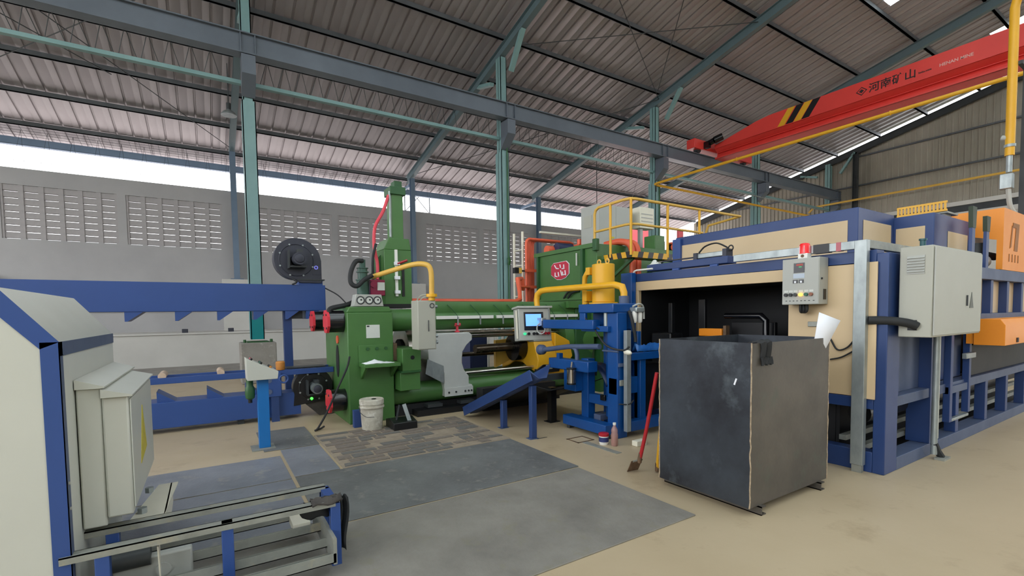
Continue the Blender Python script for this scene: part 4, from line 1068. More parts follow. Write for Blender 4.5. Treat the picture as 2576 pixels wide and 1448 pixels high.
# ================================================================ billet loader in front of the furnace
t = thing('billet_loader', 'bright blue steel billet loader frame between press and furnace', 'machine', (4.3,4.4,0))
def bb(name, m, *a, bev=.006):
    o = B()
    for q in a: o.box(*q)
    return o.build(name, m, t, bev=bev)
bb('post', MBLUE, (4.05,4.21,4.05,4.22,0,1.50))
bb('post', MBLUE, (4.05,4.17,4.57,4.70,.03,.92))
bb('post', MBLUE, (4.40,4.50,4.02,4.12,.18,.93))
bb('post', MBLUE, (4.42,4.52,4.58,4.68,.03,1.5))
bb('base_beam', MBLUE, (3.90,4.06,4.10,4.90,.05,.17))
bb('base_beam', MBLUE, (4.21,5.0,3.98,4.10,.08,.20))
bb('base_beam', MBLUE, (4.06,5.0,4.72,4.84,.05,.15))
for y in (4.13,4.83): bb('base_foot', DARKST, (3.93,4.02,y-.03,y+.03,0,.05))
bb('side_rail', MBLUE, (4.06,4.15,4.22,4.57,.36,.48))
bb('side_plate', MBLUE, (4.05,4.40,4.06,4.20,.52,.72))
bb('head_block', MBLUE, (3.99,4.40,4.06,4.68,1.50,1.61), bev=.012)
bb('head_cheek', MBLUE, (4.22,4.40,4.10,4.66,1.30,1.50))
bb('head_floor', MBLUE, (4.00,4.40,4.16,4.64,1.27,1.34))
bb('head_front', MBLUE, (3.99,4.03,4.55,4.66,1.34,1.50))
B().cyl((4.06,4.25,1.34),(4.06,4.25,1.50),.028,n=14).build('guide_pin', GALV, t)
# column tube in the middle
B().cyl((4.30,4.32,.2),(4.30,4.32,1.3),.13,n=24).build('lift_column', MBLUE, t)
# arms reaching towards the press
o = bb('upper_arm', MBLUE, (3.94,4.06,4.35,5.38,1.295,1.415), bev=.01)
B().box(3.95,4.05,5.38,5.42,1.31,1.40).build('arm_tip', BLACK, o)
o = B().tube([(4.0,4.3,1.09),(4.0,4.9,1.06),(4.0,5.35,1.0),(4.0,5.45,.99)],.035,10).build('billet_arm', BLUEG, t)
B().lathe([(.04,0),(.07,.03),(.075,.10),(.05,.12)],(4.0,5.43,.99),(0,1,-.05),n=18).build('arm_fork', BLUEG, o)
B().tube([(4.0,4.80,1.06),(4.0,4.74,1.03),(4.0,4.72,.96),(4.0,4.72,.88)],.028,10).build('arm_link', BLUEG, t)
bb('lower_arm', MBLUE, (3.90,4.06,4.40,5.20,.765,.90), bev=.01)
bb('drop_leg', MBLUE, (3.92,4.06,4.66,4.90,.50,.77), bev=.01)
B().box(3.93,3.99,5.0,5.06,.90,.97).box(3.94,3.98,5.01,5.05,.91,.955).build('arm_lug', MBLUE, t)
o = B().cyl((3.85,4.66,.62),(3.85,4.66,.79),.055,n=20).build('air_cylinder', CHROME, t)
B().cyl((3.85,4.66,.79),(3.85,4.66,.81),.06,n=20).cyl((3.85,4.66,.60),(3.85,4.66,.62),.06,n=20).build('cylinder_cap', BLACK, o)
B().cyl((3.85,4.66,.81),(3.88,4.68,.88),.012,n=8).build('piston_rod', CHROME, o)
# curved guard behind the arms
pts = [(4.30+.0*i, 4.72-.40*math.cos(R(a)), .44+.40*math.sin(R(a))) for i,a in enumerate(range(20,175,12))]
rows = [[Vector((4.15,p[1],p[2])) for p in pts],[Vector((4.38,p[1],p[2])) for p in pts]]
B().grid(rows).build('curved_guard', mat('guard_navy',(22,40,78),.4), t, solid=.01)
bb('foot_block', BLUEG, (4.10,4.45,4.40,4.52,.15,.22))
bb('cross_beam', MBLUE, (4.21,5.0,3.98,4.06,.93,1.02))
bb('cross_beam', MBLUE, (4.5,5.0,4.6,4.7,.93,1.02))
bb('upright_plate', MBLUE, (4.97,5.06,4.70,4.90,0,2.05))
bb('back_plate', MBLUE, (4.40,4.46,4.06,4.2,.2,1.27))
bb('dark_carriage', BLACK, (4.55,4.95,4.15,4.6,.25,.85))
B().cyl((4.6,4.3,.2),(4.6,4.3,.9),.06,n=16).build('lift_cylinder', mat('guard_navy',(22,40,78),.4), t)
B().box(4.12,4.185,3.965,4.02,.09,1.29).build('strut_channel', GALV, t, label='galvanised strut channel')
B().box(4.06,4.24,4.03,4.05,.86,.90).cyl((4.05,4.04,1.04),(4.05,4.30,1.04),.012,n=8).build('clamp_bar', BLUEG, t)
B().lathe([(.015,0),(.03,.02),(.028,.08),(.012,.11)],(4.11,4.0,1.04),(0,-1,-.1),n=12).build('handle_knob', CREAMP, t)
bb('valve_tag', DUSTG, (4.075,4.17,4.03,4.05,.63,.70))
bb('sensor_block', BLACKG, (4.02,4.05,4.24,4.32,.43,.50))
B().tube([(4.0,4.70,1.42),(4.0,4.6,1.46),(4.0,4.45,1.36),(4.0,4.3,1.30)],.010,6,smooth=4).build('cable', RUBBER, t)
B().tube([(4.0,4.42,1.36),(4.0,4.30,1.20),(4.02,4.16,1.09),(4.08,3.98,1.06),(4.14,3.95,1.10)],.012,6,smooth=5).build('cable', RUBBER, t)
B().tube([(4.21,4.02,1.52),(4.22,3.98,1.40),(4.25,3.96,1.20),(4.25,3.96,1.15)],.02,8,smooth=4).build('cable', RUBBER, t)
B().tube([(4.05,4.03,.42),(4.15,3.96,.42),(4.22,3.96,.46)],.008,6,smooth=3).build('cable', RUBBER, t)
t = thing('air_regulator', 'clear bowled silver air filter regulator on top of the blue loader', 'regulator', (4.33,4.0,1.40))
B().box(4.26,4.40,3.95,4.06,1.50,1.56).build('body', GALV, t, bev=.01)
for x in (4.28,4.37): B().lathe([(.018,0),(.03,.015),(.032,.11),(.028,.14)],(x,4.0,1.375),n=16).build('bowl', WHITEP, t)
B().tube([(4.24,3.99,1.57),(4.33,3.97,1.60),(4.42,3.99,1.56),(4.43,3.99,1.42)],.012,8,smooth=4).build('guard_wire', CABG, t)
t = thing('hand_clamp', 'chrome clamp head with a round ring at the end of the upper blue arm', 'clamp', (4.0,5.46,1.24))
B().box(3.96,4.04,5.43,5.50,1.33,1.44).build('clamp_block', GALV, t, bev=.008)
B().torus((3.97,5.46,1.29),(1,0.3,0),.075,.010,24,8).build('ring', CABG, t)
B().box(3.97,4.02,5.48,5.56,1.405,1.44).build('jaw', GALV, t)
# yellow accumulator tank on the loader
t = thing('accumulator_tank', 'upright amber yellow cylinder tank with lifting eyes on the blue loader', 'tank', (4.45,4.75,1.61))
B().cyl((4.5,4.76,1.64),(4.5,4.76,2.15),.15,n=32).build('tank_body', YEL, t, bev=.01)
B().cyl((4.5,4.76,1.61),(4.5,4.76,1.64),.19,n=32).build('tank_flange', YEL, t)
for y in (4.68,4.84):
    B().torus((4.5,y,2.185),(1,0,0),.03,.010,16,6).build('lifting_eye', YELP, t)
B().box(4.40,4.55,4.92,5.0,2.02,2.12).build('outlet_block', YEL, t)
B().tube([(4.5,5.0,2.07),(4.5,5.08,2.06),(4.5,5.13,2.0),(4.5,5.14,1.9),(4.5,5.14,1.55)],.035,10,smooth=0).build('side_pipe', YEL, t)
B().box(4.36,4.46,4.94,5.02,1.66,1.80).tube([(4.42,4.98,1.66),(4.42,5.04,1.62),(4.42,5.10,1.58)],.03,8).build('drain_valve', YEL, t)
B().box(4.45,4.55,4.70,5.16,1.50,1.56).build('tank_bracket', YEL, t)
# operator screen on a yellow swing arm
t = thing('operator_screen', 'grey operator panel with a lit blue screen hung from a yellow pipe', 'control panel', (3.98,5.65,1.10))
Mx = Euler((R(-6),0,R(-12))).to_matrix(); Cc = Vector((3.96,5.66,1.34))
def pb(name, m, c, s, par=None, bev=0, label=None):
    return B().obox(Cc + Mx @ Vector(c), s, Mx).build(name, m, par or t, bev=bev, label=label)
hs = pb('housing', CABG, (0,0,0), (.50,.20,.46), bev=.01)
pb('top_hood', CABG, (0,-.01,.245), (.54,.24,.03), bev=.004)
pb('screen_bezel', SCREEND, (-.02,-.102,.045), (.30,.006,.26))
pb('screen', SCREENB, (-.025,-.107,.06), (.24,.004,.17), label='lit blue display')
pb('side_handle', CREAMP, (-.275,-.08,.0), (.02,.02,.40)); pb('side_handle', GALV, (.22,-.11,.06), (.015,.02,.40))
for x,m in ((-.17,GRNB),(-.11,BLACK),(-.03,BLACK),(.02,BLACK),(.10,REDB),(.15,REDB),(.20,REDB)):
    p0 = Cc + Mx @ Vector((x,-.10,-.135)); p1 = Cc + Mx @ Vector((x,-.125,-.135))
    B().cyl(p0,p1,.02,n=14).build('button', m, t)
pb('bottom_lip', DUSTG, (.10,-.02,-.235), (.28,.2,.02))
B().tube([(4.24,4.13,1.60),(4.24,4.13,1.74),(4.24,4.16,1.81),(4.22,4.26,1.84),(4.14,5.55,1.84),(4.13,5.68,1.83),(4.12,5.75,1.78),(4.11,5.76,1.70),(4.11,5.74,1.57)],.042,12).build('swing_arm', YEL, t)
B().cyl((4.24,4.13,1.58),(4.24,4.13,1.70),.06,n=16).build('arm_socket', BLUEG, t)

# blue chute, black tray
t = thing('billet_chute', 'blue sloping trough on thin legs running down towards the tiles', 'chute', (3.25,5.4,0))
a, b = Vector((3.25,4.50,.74)), Vector((3.25,6.25,.03))
d = (b-a).normalized(); up = Vector((1,0,0)).cross(d); up = up if up.z>0 else -up
rows = []
for p in (a,b):
    rows.append([p+Vector((.20,0,0))+up*.16, p+Vector((.10,0,0))+up*.0, p+Vector((-.02,0,0)), p+Vector((-.12,0,0))+up*.10])
B().grid(rows).build('trough', MBLUE if False else BLUE, t, solid=.012)
B().bar(a+Vector((-.12,0,0))+up*.05, b+Vector((-.12,0,0))+up*.05,.012,.13,up).build('side_lip', BLUE, t)
for y,zt in ((4.66,.64),(5.33,.37)):
    B().box(3.215,3.285,y-.035,y+.035,0.006,zt).build('leg', BLUE, t, bev=.004)
    B().box(3.18,3.30,y-.05,y+.05,0,.006).build('foot_plate', BLUEG, t)
t = thing('scrap_tray', 'black tray curving down under the press slide', 'tray', (4.0,5.8,0))
g=[]
for i in range(9):
    s=i/8; y=4.95+1.55*s
    g.append([Vector((3.35,y,.62-.60*s**1.3)),Vector((3.75,y,.50-.48*s**1.2)),Vector((4.3,y,.52-.50*s**1.4)),Vector((4.75,y,.60-.55*s))])
B().grid(g).build('tray_sheet', PIT, t, solid=.012)
B().box(3.94,4.03,5.20,5.29,0,.48).box(3.90,4.07,5.17,5.32,0,.01).build('leg', BLACK, t)
B().box(3.5,4.9,6.35,6.55,.02,.36).build('tray_back', PIT, t)
B().box(3.4,4.6,5.0,5.06,.62,.70).build('tray_edge', DARKST, t)

g=B(); P=[]; rg=random.Random(9)
for j in range(7):
    P.append([Vector((4.32+.62*i/14, 3.99+.09*j/6, 1.025+.10*math.sin(math.pi*j/6)*rg.uniform(.5,1.1)+.012*rg.random())) for i in range(15)])
single(g.grid(P),'plastic_sheet',TARP,'crumpled blue plastic sheet along the loader cross beam','plastic sheet',solid=.006)
t = thing('white_conduit','thin white conduit bending round the upper left furnace corner','conduit',(5.03,4.72,1.12))
B().tube([(5.03,4.72,1.12),(5.03,4.72,2.04),(5.03,4.70,2.07),(5.03,4.66,2.08),(5.03,4.38,2.08)],.012,8).build('conduit_pipe',WHITEP,t)
B().box(5.02,5.06,4.70,4.74,1.6,1.62).build('conduit_clip',GALV,t)
single(B().cyl((11.51,12.48,5.3),(11.51,12.48,6.725),.012,n=6),'hanging_cable',RUBBER,'single black cable hanging from the teal tie rail above the grey control cabinet','cable')
# ================================================================ billet furnace
t = FURN = thing('billet_furnace', 'large cream and blue billet heating furnace with a wide black mouth', 'furnace', (7.6,3.3,0))
FX, FY = 5.08, 1.77
def fb(name, m, *a, bev=.004, par=None, label=None):
    o = B()
    for q in a: o.box(*q)
    return o.build(name, m, par or t, bev=bev, label=label)
# front frame
fb('corner_post', BLUE, (FX,FX+.27,FY,FY+.095,0,2.0), bev=.006)
fb('side_post', BLUE, (FX,FX+.14,4.78,4.86,0,2.03))
fb('header_beam', BLUE, (FX,FX+.16,FY+.095,4.86,1.925,2.035))
fb('sill_beam', BLUE, (FX,FX+.12,FY+.095,4.78,.585,.685))
fb('base_beam', BLUE, (FX,FX+.14,FY+.095,4.86,.0,.19))
fb('front_panel', CREAM, (FX+.0,FX+.06,FY+.10,2.63,.69,1.92))
fb('front_panel', CREAM, (FX-.006,FX+.05,2.63,4.78,1.80,1.922))
fb('front_panel', CREAM, (FX-.006,FX+.05,4.665,4.78,.69,1.80))
fb('door_panel', CREAM, (FX-.03,FX-.012,1.845,1.925,.68,1.925))
# the mouth
m_ = B().box(FX+1.1,FX+1.14,2.63,4.67,.69,1.80).box(FX+.05,FX+1.14,2.61,2.63,.69,1.8).box(FX+.05,FX+1.14,4.67,4.69,.69,1.8).box(FX+.05,FX+1.14,2.61,4.69,1.80,1.82).box(FX+.05,FX+1.14,2.61,4.69,.67,.69)
m_.build('mouth_lining', PIT, t)
fb('mouth_rail', BLACK, (5.30,5.36,4.28,4.34,.69,1.62))
fb('mouth_rail', BLACK, (5.55,5.60,3.95,4.05,.69,1.66))
fb('mouth_block', BLACK, (5.20,5.45,4.22,4.55,.69,1.22), bev=.02)
B().tube([(5.5,3.10,1.1),(5.5,3.10,1.38),(5.5,3.16,1.44),(5.5,3.62,1.44)],.035,10).build('guide_hoop', BLACKG, t)
fb('inner_frame', BLACK, (5.6,5.66,3.05,3.6,.69,1.36))
fb('pusher_head', ORANGE, (5.42,5.52,3.62,3.95,1.18,1.28), bev=.01, label='small orange pusher block in the dark mouth')
fb('pusher_end', RUST, (5.42,5.50,3.56,3.60,1.12,1.32))
# body behind and under void
fb('body', CREAM, (FX+1.16,11.6,FY+.22,4.8,.70,1.98), (FX+.10,FX+1.2,FY+.22,2.60,.70,1.98), (FX+.06,FX+1.2,4.69,4.80,.7,1.98))
fb('roof_plate', BLUE, (FX+.04,11.6,FY+.12,4.82,1.975,2.0))
fb('void_shade_sheet', PIT, (FX+.45,11.5,2.32,2.36,.002,.685))  # this and the next two: black sheets painted in as underside shade
fb('void_shade_sheet', PIT, (FX+.45,FX+.49,2.36,4.8,.002,.685))
fb('void_shade_floor', PIT, (FX+.15,11.5,FY+.165,2.32,.001,.006))
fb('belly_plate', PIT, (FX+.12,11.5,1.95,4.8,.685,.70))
# side frame: rails, legs, panels
fb('side_base', BLUEG, (FX+.27,11.6,FY,FY+.16,0,.12))
fb('side_rail', BLUEG, (FX+.27,11.6,FY+.01,FY+.13,.595,.69))
for x in (6.20,6.97,8.02,8.90,9.82,10.8):
    fb('leg', BLUE, (x,x+.10,FY+.01,FY+.11,.12,.60))
fb('side_panel', BLUEG, (FX+.27,6.16,FY+.10,FY+.13,.69,1.26), label='dusty blue recessed panel')
fb('side_post', BLUE, (FX+.27,FX+.40,FY+.04,FY+.2,.69,2.0))
fb('side_post', BLUE, (6.16,6.28,FY+.0,FY+.2,.12,1.98))
fb('side_panel', BLUE, (6.28,7.6,FY+.14,FY+.17,.69,1.35))
fb('top_rail', BLUEG, (6.3,11.6,FY,FY+.14,1.84,1.975))
fb('mid_rail', BLUEG, (6.3,11.6,FY,FY+.14,1.33,1.43))
for k,x in enumerate((7.55,8.15,8.85,9.55,10.3,11.0)):
    fb('panel_post', BLUE, (x,x+.10,FY+.02,FY+.14,1.43,1.84))
    fb('side_panel', CREAM, (x+.10,x+.70,FY+.10,FY+.13,1.43,1.84))
# hanger frame in front of the legs
fb('hanger', BLUE, (6.62,6.70,FY-.03,FY+.03,.28,1.25)); fb('hanger', BLUE, (7.22,7.29,FY-.03,FY+.03,.32,1.25))
fb('hanger_bar', BLUEG, (6.62,7.29,FY-.02,FY+.02,.58,.66))
fb('hanger_foot', GALV, (6.70,7.25,FY-.03,FY+.01,.28,.31))
fb('clamp', GALV, (7.0,7.32,FY-.06,FY-.02,.94,1.0))
# pipes in the void
B().cyl((FX+.2,2.05,.50),(11.4,2.05,.50),.10,n=18).build('gas_main', BLACK, t)
for y,z in ((1.98,.16),(2.14,.22)): B().box(FX+.15,11.4,y,y+.06,z,z+.05).build('void_rail', DUSTG, t)
B().prism([(7.6,1.05),(9.9,1.33),(11.5,1.33),(11.5,.70),(7.6,.70)],'y',FY+.05,FY+.09).build('skirt', PIT, t)
# upper casing
UX,UY = 6.10, 2.42
fb('upper_casing', BLUE, (UX,7.06,UY,4.86,1.99,2.63), bev=.008)
fb('casing_panel', CREAM, (UX-.008,UX,2.52,4.74,2.02,2.50))
fb('casing_panel', CREAM, (UX+.12,UX+.86,UY-.008,UY,2.0,2.50))
fb('casing_post', BLUED, (UX-.05,UX,4.74,4.88,1.99,2.60))
fb('rear_casing', BLUE, (7.06,8.32,2.04,4.5,1.99,2.60), bev=.008)
fb('casing_panel', CREAM, (7.052,7.06,2.12,2.40,2.0,2.46))
fb('casing_panel', CREAM, (7.5,8.2,2.032,2.04,2.02,2.42))
# little things on the roof edge
fb('door_rail', BLUE, (5.12,5.30,3.35,4.56,2.06,2.145), bev=.006)
fb('rail_bracket', BLUED, (5.10,5.14,4.02,4.12,1.97,2.06)); fb('rail_bracket', BLUED, (5.10,5.14,3.47,3.57,1.97,2.06))
t2 = thing('door_actuator', 'silver pneumatic cylinder lying on the blue furnace roof rail', 'actuator', (5.2,3.6,2.145))
B().box(5.16,5.25,3.42,3.80,2.155,2.215).build('barrel', GALV, t2, bev=.008)
B().box(5.14,5.27,3.78,3.83,2.147,2.225).build('end_block', FANB, t2); B().box(5.14,5.27,3.38,3.43,2.147,2.235).build('end_block', FANB, t2)
B().cyl((5.2,3.83,2.18),(5.2,4.50,2.18),.010,n=8).build('piston_rod', CHROME, t2)
B().tube([(5.2,3.79,2.23),(5.2,3.70,2.30),(5.2,3.55,2.32),(5.2,3.42,2.26),(5.2,3.40,2.24)],.010,6,smooth=5).build('air_hose', RUBBER, t2)
B().torus((5.2,3.36,2.24),(1,0,0),.03,.008,14,6).build('air_hose', RUBBER, t2)
t2 = thing('crumpled_foil', 'crumpled pale plastic wrap on the far end of the furnace roof rail', 'plastic wrap', (5.2,4.48,2.145))
rg = random.Random(5); P=[]
for j in range(7):
    P.append([Vector((5.14+.14*i/6, 4.40+.16*j/6, 2.15+.07*math.sin(math.pi*i/6)*math.sin(math.pi*j/6)*rg.uniform(.5,1.2))) for i in range(7)])
B().grid(P).build('wrap', PAPERG, t2, solid=.006)
# galvanised cable trunking along the front and a stand post
t2 = thing('cable_trunking', 'galvanised square cable trunking standing before the furnace corner and running along its top', 'trunking', (5.02,1.95,0))
B().box(4.985,5.05,1.905,2.005,.07,2.125).build('upright_trunk', GALV, t2, bev=.004)
B().box(5.00,5.06,2.005,3.20,2.05,2.125).build('cross_trunk', GALV, t2, bev=.003)
B().box(5.05,6.1,1.905,1.965,2.05,2.125).build('side_trunk', DUSTG, t2, bev=.003)
B().box(4.995,5.065,2.22,2.36,2.045,2.13).build('black_wrap', BLACK, t2)
B().box(4.997,5.063,2.12,2.16,2.047,2.128).build('red_tape', mat('tape_red',(190,110,120),.6), t2)
B().box(4.995,5.04,1.915,1.995,0,.07).build('foot', DUSTG, t2)
# control box on the front panel, red beacon on it
t2 = thing('furnace_control_box', 'cream-grey control box with lit amber button on the furnace front', 'control box', (4.96,2.43,1.55))
bx0,bx1,by0,by1,bz0,bz1 = 4.90,5.07,2.255,2.60,1.555,2.005
B().box(bx0,bx1,by0,by1,bz0,bz1).build('box_body', CABG, t2, bev=.004)
B().box(bx0-.006,bx0,by0+.005,by1-.005,bz0+.005,bz1-.005).build('door', CABG, t2)
def fp(name, m, u0,u1,v0,v1, th=.004, par=None):
    # u from the left edge of the box as seen from the front, v from the bottom
    W_=by1-by0; H_=bz1-bz0
    return B().box(bx0-.006-th,bx0-.006, by1-W_*u1, by1-W_*u0, bz0+H_*v0, bz0+H_*v1).build(name, m, par or t2)
fp('display', SCREEND, .33,.62,.69,.90)
fp('display_digits', mat('digit_green',(60,140,90),.4,emit=.4), .47,.55,.80,.825,.006)
fp('display_logo', mat('digit_red',(150,60,50),.4,emit=.2), .40,.58,.84,.88,.006)
fp('name_plate', mat('plate_blue',(186,198,212),.5), .32,.62,.57,.67)
for u in (.31,.47): fp('small_meter', SCREEND, u,u+.135,.465,.54); 
for u in (.35,.51): fp('meter_mark', PAPER, u,u+.05,.47,.515,.006)
for k,(u,mm) in enumerate(((.13,BLACK),(.26,BLACK),(.39,DARKST),(.535,AMB),(.68,GRND),(.81,BRNB))):
    W_=by1-by0; yb = by1-W_*u; zb = bz0+(bz1-bz0)*.215
    B().cyl((bx0-.006,yb,zb),(bx0-.028,yb,zb),.0165,n=16).build('button', mm, t2, label='lit amber button' if k==3 else None)
    B().box(bx0-.009,bx0-.006,yb-.02,yb+.02,zb+.024,zb+.045).build('button_label', PAPERG, t2)
for u in (.11,.21,.31,.41,.52,.62,.73,.85): fp('caption', DARKST, u,u+.045,.075,.09,.002)
B().box(4.98,5.03,by0-.004,by0,1.60,1.70).build('side_vent', BLACK, t2)
B().cyl((4.94,by0-.01,1.80),(4.94,by0,1.80),.010,n=10).build('lock', DARKST, t2)
for k in range(3): B().tube([(4.98,2.40+.03*k,1.555),(4.97,2.395+.03*k,1.50),(5.0,2.43+.015*k,1.48),(5.03,2.47,1.50),(5.04,2.47,1.555)],.014,8,smooth=4).build('cable_loop', RUBBER, t2)
t2 = thing('warning_beacon', 'red ribbed warning beacon on top of the furnace control box', 'beacon', (4.98,2.43,2.005))
B().box(4.94,5.02,2.385,2.475,2.005,2.055).build('beacon_base', WHITEP, t2, bev=.004)
B().lathe([(.046,0),(.046,.08),(.038,.098),(.01,.104)],(4.98,2.43,2.055),n=20).build('beacon_lens', mat('beacon_red',(226,40,44),.25,emit=.15), t2)
for k in range(6):
    a=R(60*k+20); B().box(4.98+.045*math.cos(a)-.003,4.98+.045*math.cos(a)+.003,2.43+.045*math.sin(a)-.003,2.43+.045*math.sin(a)+.003,2.06,2.13).build('lens_rib', mat('rib_pale',(240,180,180),.3), t2)
B().cyl((4.935,2.43,2.03),(4.94,2.43,2.03),.015,n=12).build('sounder', RUST, t2)
# wall cables across the front panel
single(B().tube([(5.06,2.22,1.22),(5.06,2.16,1.12),(5.06,2.08,1.14),(5.05,2.01,1.22)],.008,6,smooth=5).tube([(5.06,2.22,1.02),(5.06,2.12,1.05),(5.05,2.01,1.12)],.008,6,smooth=5),'panel_cable',RUBBER,'two thin black cables sagging across the cream furnace panel','cable')
single(B().obox((5.07,2.36,1.36),(.012,.14,.05),(0,0,R(4))),'torn_tape',DUSTG,'scuffed grey tape patch on the cream furnace panel below the control box','tape',bev=.004)
# grey electric cabinet on the side
t2 = thing('electric_cabinet', 'big light grey electric cabinet with louvre and warning triangle on the furnace side', 'electrical cabinet', (5.85,1.6,1.25))
B().box(5.20,6.50,1.50,1.735,1.25,2.04).build('cabinet_body', CABW, t2, bev=.008)
B().box(5.215,6.485,1.492,1.50,1.265,2.025).build('door', CABW, t2, bev=.003)
lv = B().box(5.194,5.20,1.555,1.68,1.80,1.96).build('louvre_frame', CABG, t2)
for k in range(6): B().obox((5.19,1.617,1.82+.024*k),(.008,.12,.014),(0,R(35),0)).build('louvre_slat', CABG, lv)
B().prism([(6.13,1.50),(6.24,1.50),(6.185,1.65)],'y',1.488,1.492).build('warning_triangle', mat('triangle_grey',(92,96,88),.5), t2)
B().box(6.04,6.05,1.48,1.492,1.52,1.62).build('door_handle', DARKST, t2)
B().box(5.194,5.20,1.60,1.665,1.31,1.40).build('cable_port', BLACK, t2)
B().box(5.205,5.215,1.486,1.492,1.27,2.02).build('hinge_line', CABG, t2)
B().cyl((5.35,1.62,2.04),(5.35,1.62,2.10),.022,n=12).cyl((5.35,1.62,2.10),(5.35,1.62,2.115),.03,n=12).build('eye_bolt', mat('bolt_teal',(40,86,92),.4), t2)
t2 = thing('corrugated_hose', 'thick black corrugated hose from the trunking into the grey cabinet', 'hose', (5.1,1.75,1.3))
B().tube([(5.03,1.90,1.40),(5.07,1.82,1.40),(5.12,1.72,1.39),(5.17,1.64,1.37),(5.20,1.60,1.345)],.038,14,smooth=5).build('hose_body', RUBBER, t2)
t2 = thing('cabinet_conduit', 'grey steel conduit dropping from the cabinet to the floor', 'conduit', (6.2,1.7,0))
B().cyl((6.05,1.70,.05),(6.05,1.70,1.25),.028,n=12).build('conduit_pipe', GALV, t2)
B().cyl((6.12,1.70,.2),(6.12,1.70,1.25),.012,n=8).build('thin_pipe', CREAMP, t2)
B().tube([(6.05,1.70,.16),(6.08,1.68,.08),(6.12,1.66,.02)],.032,8).build('black_boot', RUBBER, t2)
B().box(6.03,6.2,1.61,1.69,0,.02).build('floor_clip', DUSTG, t2)
# burner covers, straps, insulated duct
t2 = thing('burner_cover', 'tall orange L-shaped burner cover with ochre logo on the furnace side', 'burner', (9.1,2.0,1.96))
B().prism([(2.33,2.74),(1.77,2.74),(1.77,1.98),(1.83,1.98),(1.83,2.36),(2.33,2.50)],'x',8.50,8.53).build('front_plate', ORANGE, t2)
B().box(8.53,10.2,1.77,1.79,1.98,2.74).build('side_plate', ORANGE, t2)
B().box(8.50,10.2,1.77,2.33,2.74,2.755).build('top_plate', ORANGE, t2)
B().box(8.6,10.2,2.31,2.33,2.0,2.74).build('back_plate', CREAM, t2)
B().box(8.5,10.2,1.78,2.33,1.972,1.985).build('floor_plate', DUSTG, t2)
lg = B().prism([(8.78,2.26),(8.84,2.28),(8.90,2.55),(8.86,2.56)],'y',1.764,1.77); lg.build('logo_stroke', LETTERO, t2)
B().prism([(8.98,2.24),(9.14,2.24),(9.20,2.60),(8.90,2.60),(8.90,2.54),(9.04,2.54)],'y',1.764,1.77).build('logo_stroke', LETTERO, t2)
for k in range(4): B().box(8.76+.14*k,8.79+.14*k,1.765,1.77,2.09,2.19).build('logo_letter', LETTERO, t2)
B().cyl((8.62,2.05,2.1),(8.62,2.05,2.35),.07,n=16).cyl((8.7,2.0,2.2),(9.2,2.0,2.2),.05,n=14).build('burner_pipe', DARKST, t2)
t2 = thing('burner_cover', 'low orange chamfered burner cover below the cream side panels', 'burner', (8.6,1.6,1.08))
B().prism([(1.70,1.09),(1.45,1.09),(1.45,1.31),(1.49,1.375),(1.70,1.375)],'x',7.16,9.9).build('cover_shell', ORANGE, t2, bev=.004)
B().box(7.18,9.88,1.70,1.765,1.10,1.36).build('mounting_flange', ORANGE, t2)
B().box(7.60,7.66,1.44,1.45,1.11,1.16).build('latch', LETTER, t2)
t2 = thing('insulated_duct', 'foil-wrapped silver duct behind the grey cabinet', 'duct', (7.4,1.95,2.0))
B().cyl((6.7,1.945,2.09),(8.45,1.945,2.09),.085,n=20).build('foil_tube', GALV, t2)
for x in (6.75,7.3,7.9): B().cyl((x,1.945,2.09),(x+.04,1.945,2.09),.09,n=20).build('band', DUSTG, t2)
for k,x in enumerate((7.42,7.95)):
    t2 = thing('tall_strap', ['blue upright strap with dark green top nearer the cabinet','blue upright strap with dark green top nearer the orange cover'][k], 'strap', (x,1.86,1.98), 'upright straps beside the orange cover')
    B().box(x,x+.10,1.80,1.83,1.975,2.42).build('strap_body', BLUE, t2)
    B().prism([(x-.005,2.42),(x+.105,2.42),(x+.125,2.66-.06*k),(x-.025,2.66-.06*k)],'y',1.795,1.835).build('strap_top', mat('strap_green',(52,64,48),.6), t2)
t2 = thing('roof_tray', 'yellow slotted cable tray lying on the blue furnace casing', 'tray', (7.8,2.33,2.6))
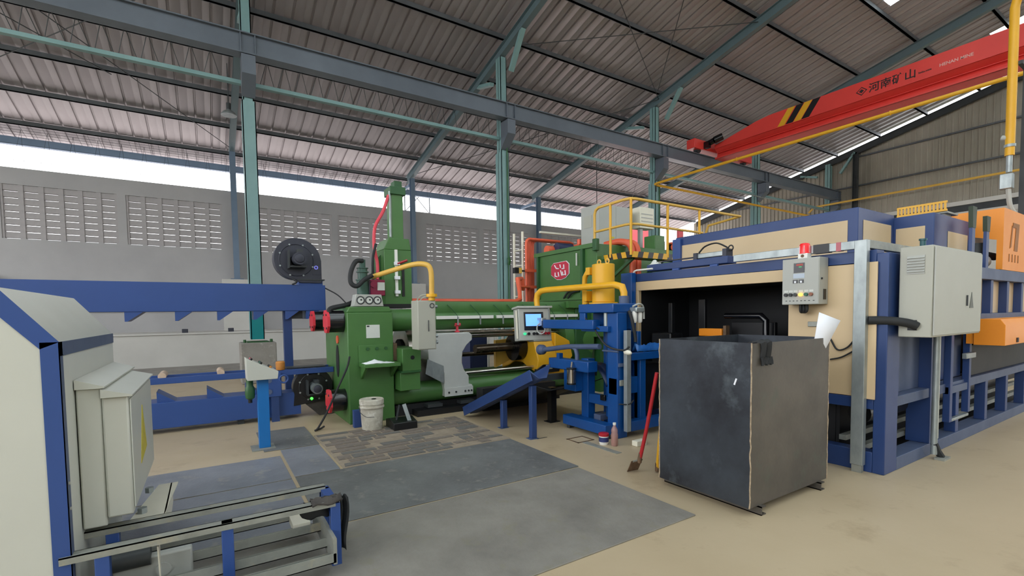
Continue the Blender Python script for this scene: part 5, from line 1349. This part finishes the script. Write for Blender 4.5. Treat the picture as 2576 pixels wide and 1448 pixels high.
for z in (2.68, 2.78): B().box(7.60,7.62,2.08,2.58,z,z+.025).build('tray_rail', YEL, t2)
for k in range(14): B().box(7.598,7.625,2.09+.036*k,2.108+.036*k,2.68,2.805).build('tray_slat', YEL, t2)
B().box(7.62,8.0,2.08,2.58,2.66,2.68).build('tray_bed', DUSTG, t2)
for y in (2.12,2.5): B().box(7.66,7.9,y,y+.05,2.60,2.66).build('tray_foot', DUSTG, t2)
# yellow pipe along the roof
single(B().tube([(7.6,4.2,2.6),(7.6,4.2,2.84),(7.6,4.1,2.87),(7.6,2.2,2.87)],.02,8),'roof_pipe',YELP,'thin yellow pipe above the rear furnace casing','pipe') if False else None
# jib post at the right edge
t2 = thing('pipe_post', 'dark steel post with a yellow capped pipe hanging beside it at the right edge', 'post', (10.35,2.02,1.98))
B().box(10.3,10.5,1.86,2.0,2.0,6.6).build('post', DARKST, t2)
B().box(10.2,10.6,1.80,2.06,1.978,2.0).build('post_foot', DARKST, t2)
B().tube([(10.0,2.05,3.72),(10.0,2.05,5.82),(10.0,2.03,5.92),(10.0,1.98,5.96),(10.0,1.9,5.92)],.055,12).build('yellow_pipe', YEL, t2)
B().cyl((10.0,2.05,3.48),(10.0,2.05,3.72),.035,n=12).cyl((10.0,2.05,3.84),(10.0,2.05,3.88),.065,n=12).build('coupling', GALV, t2)
B().box(9.95,10.06,2.0,2.14,3.24,3.46).build('valve_box', GALV, t2, bev=.01)
B().tube([(10.0,2.05,3.24),(10.02,2.03,3.0),(10.1,1.98,2.86),(10.3,1.93,2.78)],.03,8,smooth=4).build('flex_hose', CABG, t2)
B().cyl((10.0,2.14,4.0),(10.0,2.08,3.98),.04,n=10).build('gauge', CABG, t2)
B().box(10.0,10.3,1.95,2.0,5.0,5.05).build('stay', DARKST, t2)
# hoist rail beyond the furnace
single(B().tube([(27.4,13.2,6.7),(27.4,12.9,6.95),(27.4,5.2,6.95)],.05,8),'wall_pipe',YELP,'thin yellow pipe running along the gable wall','pipe')
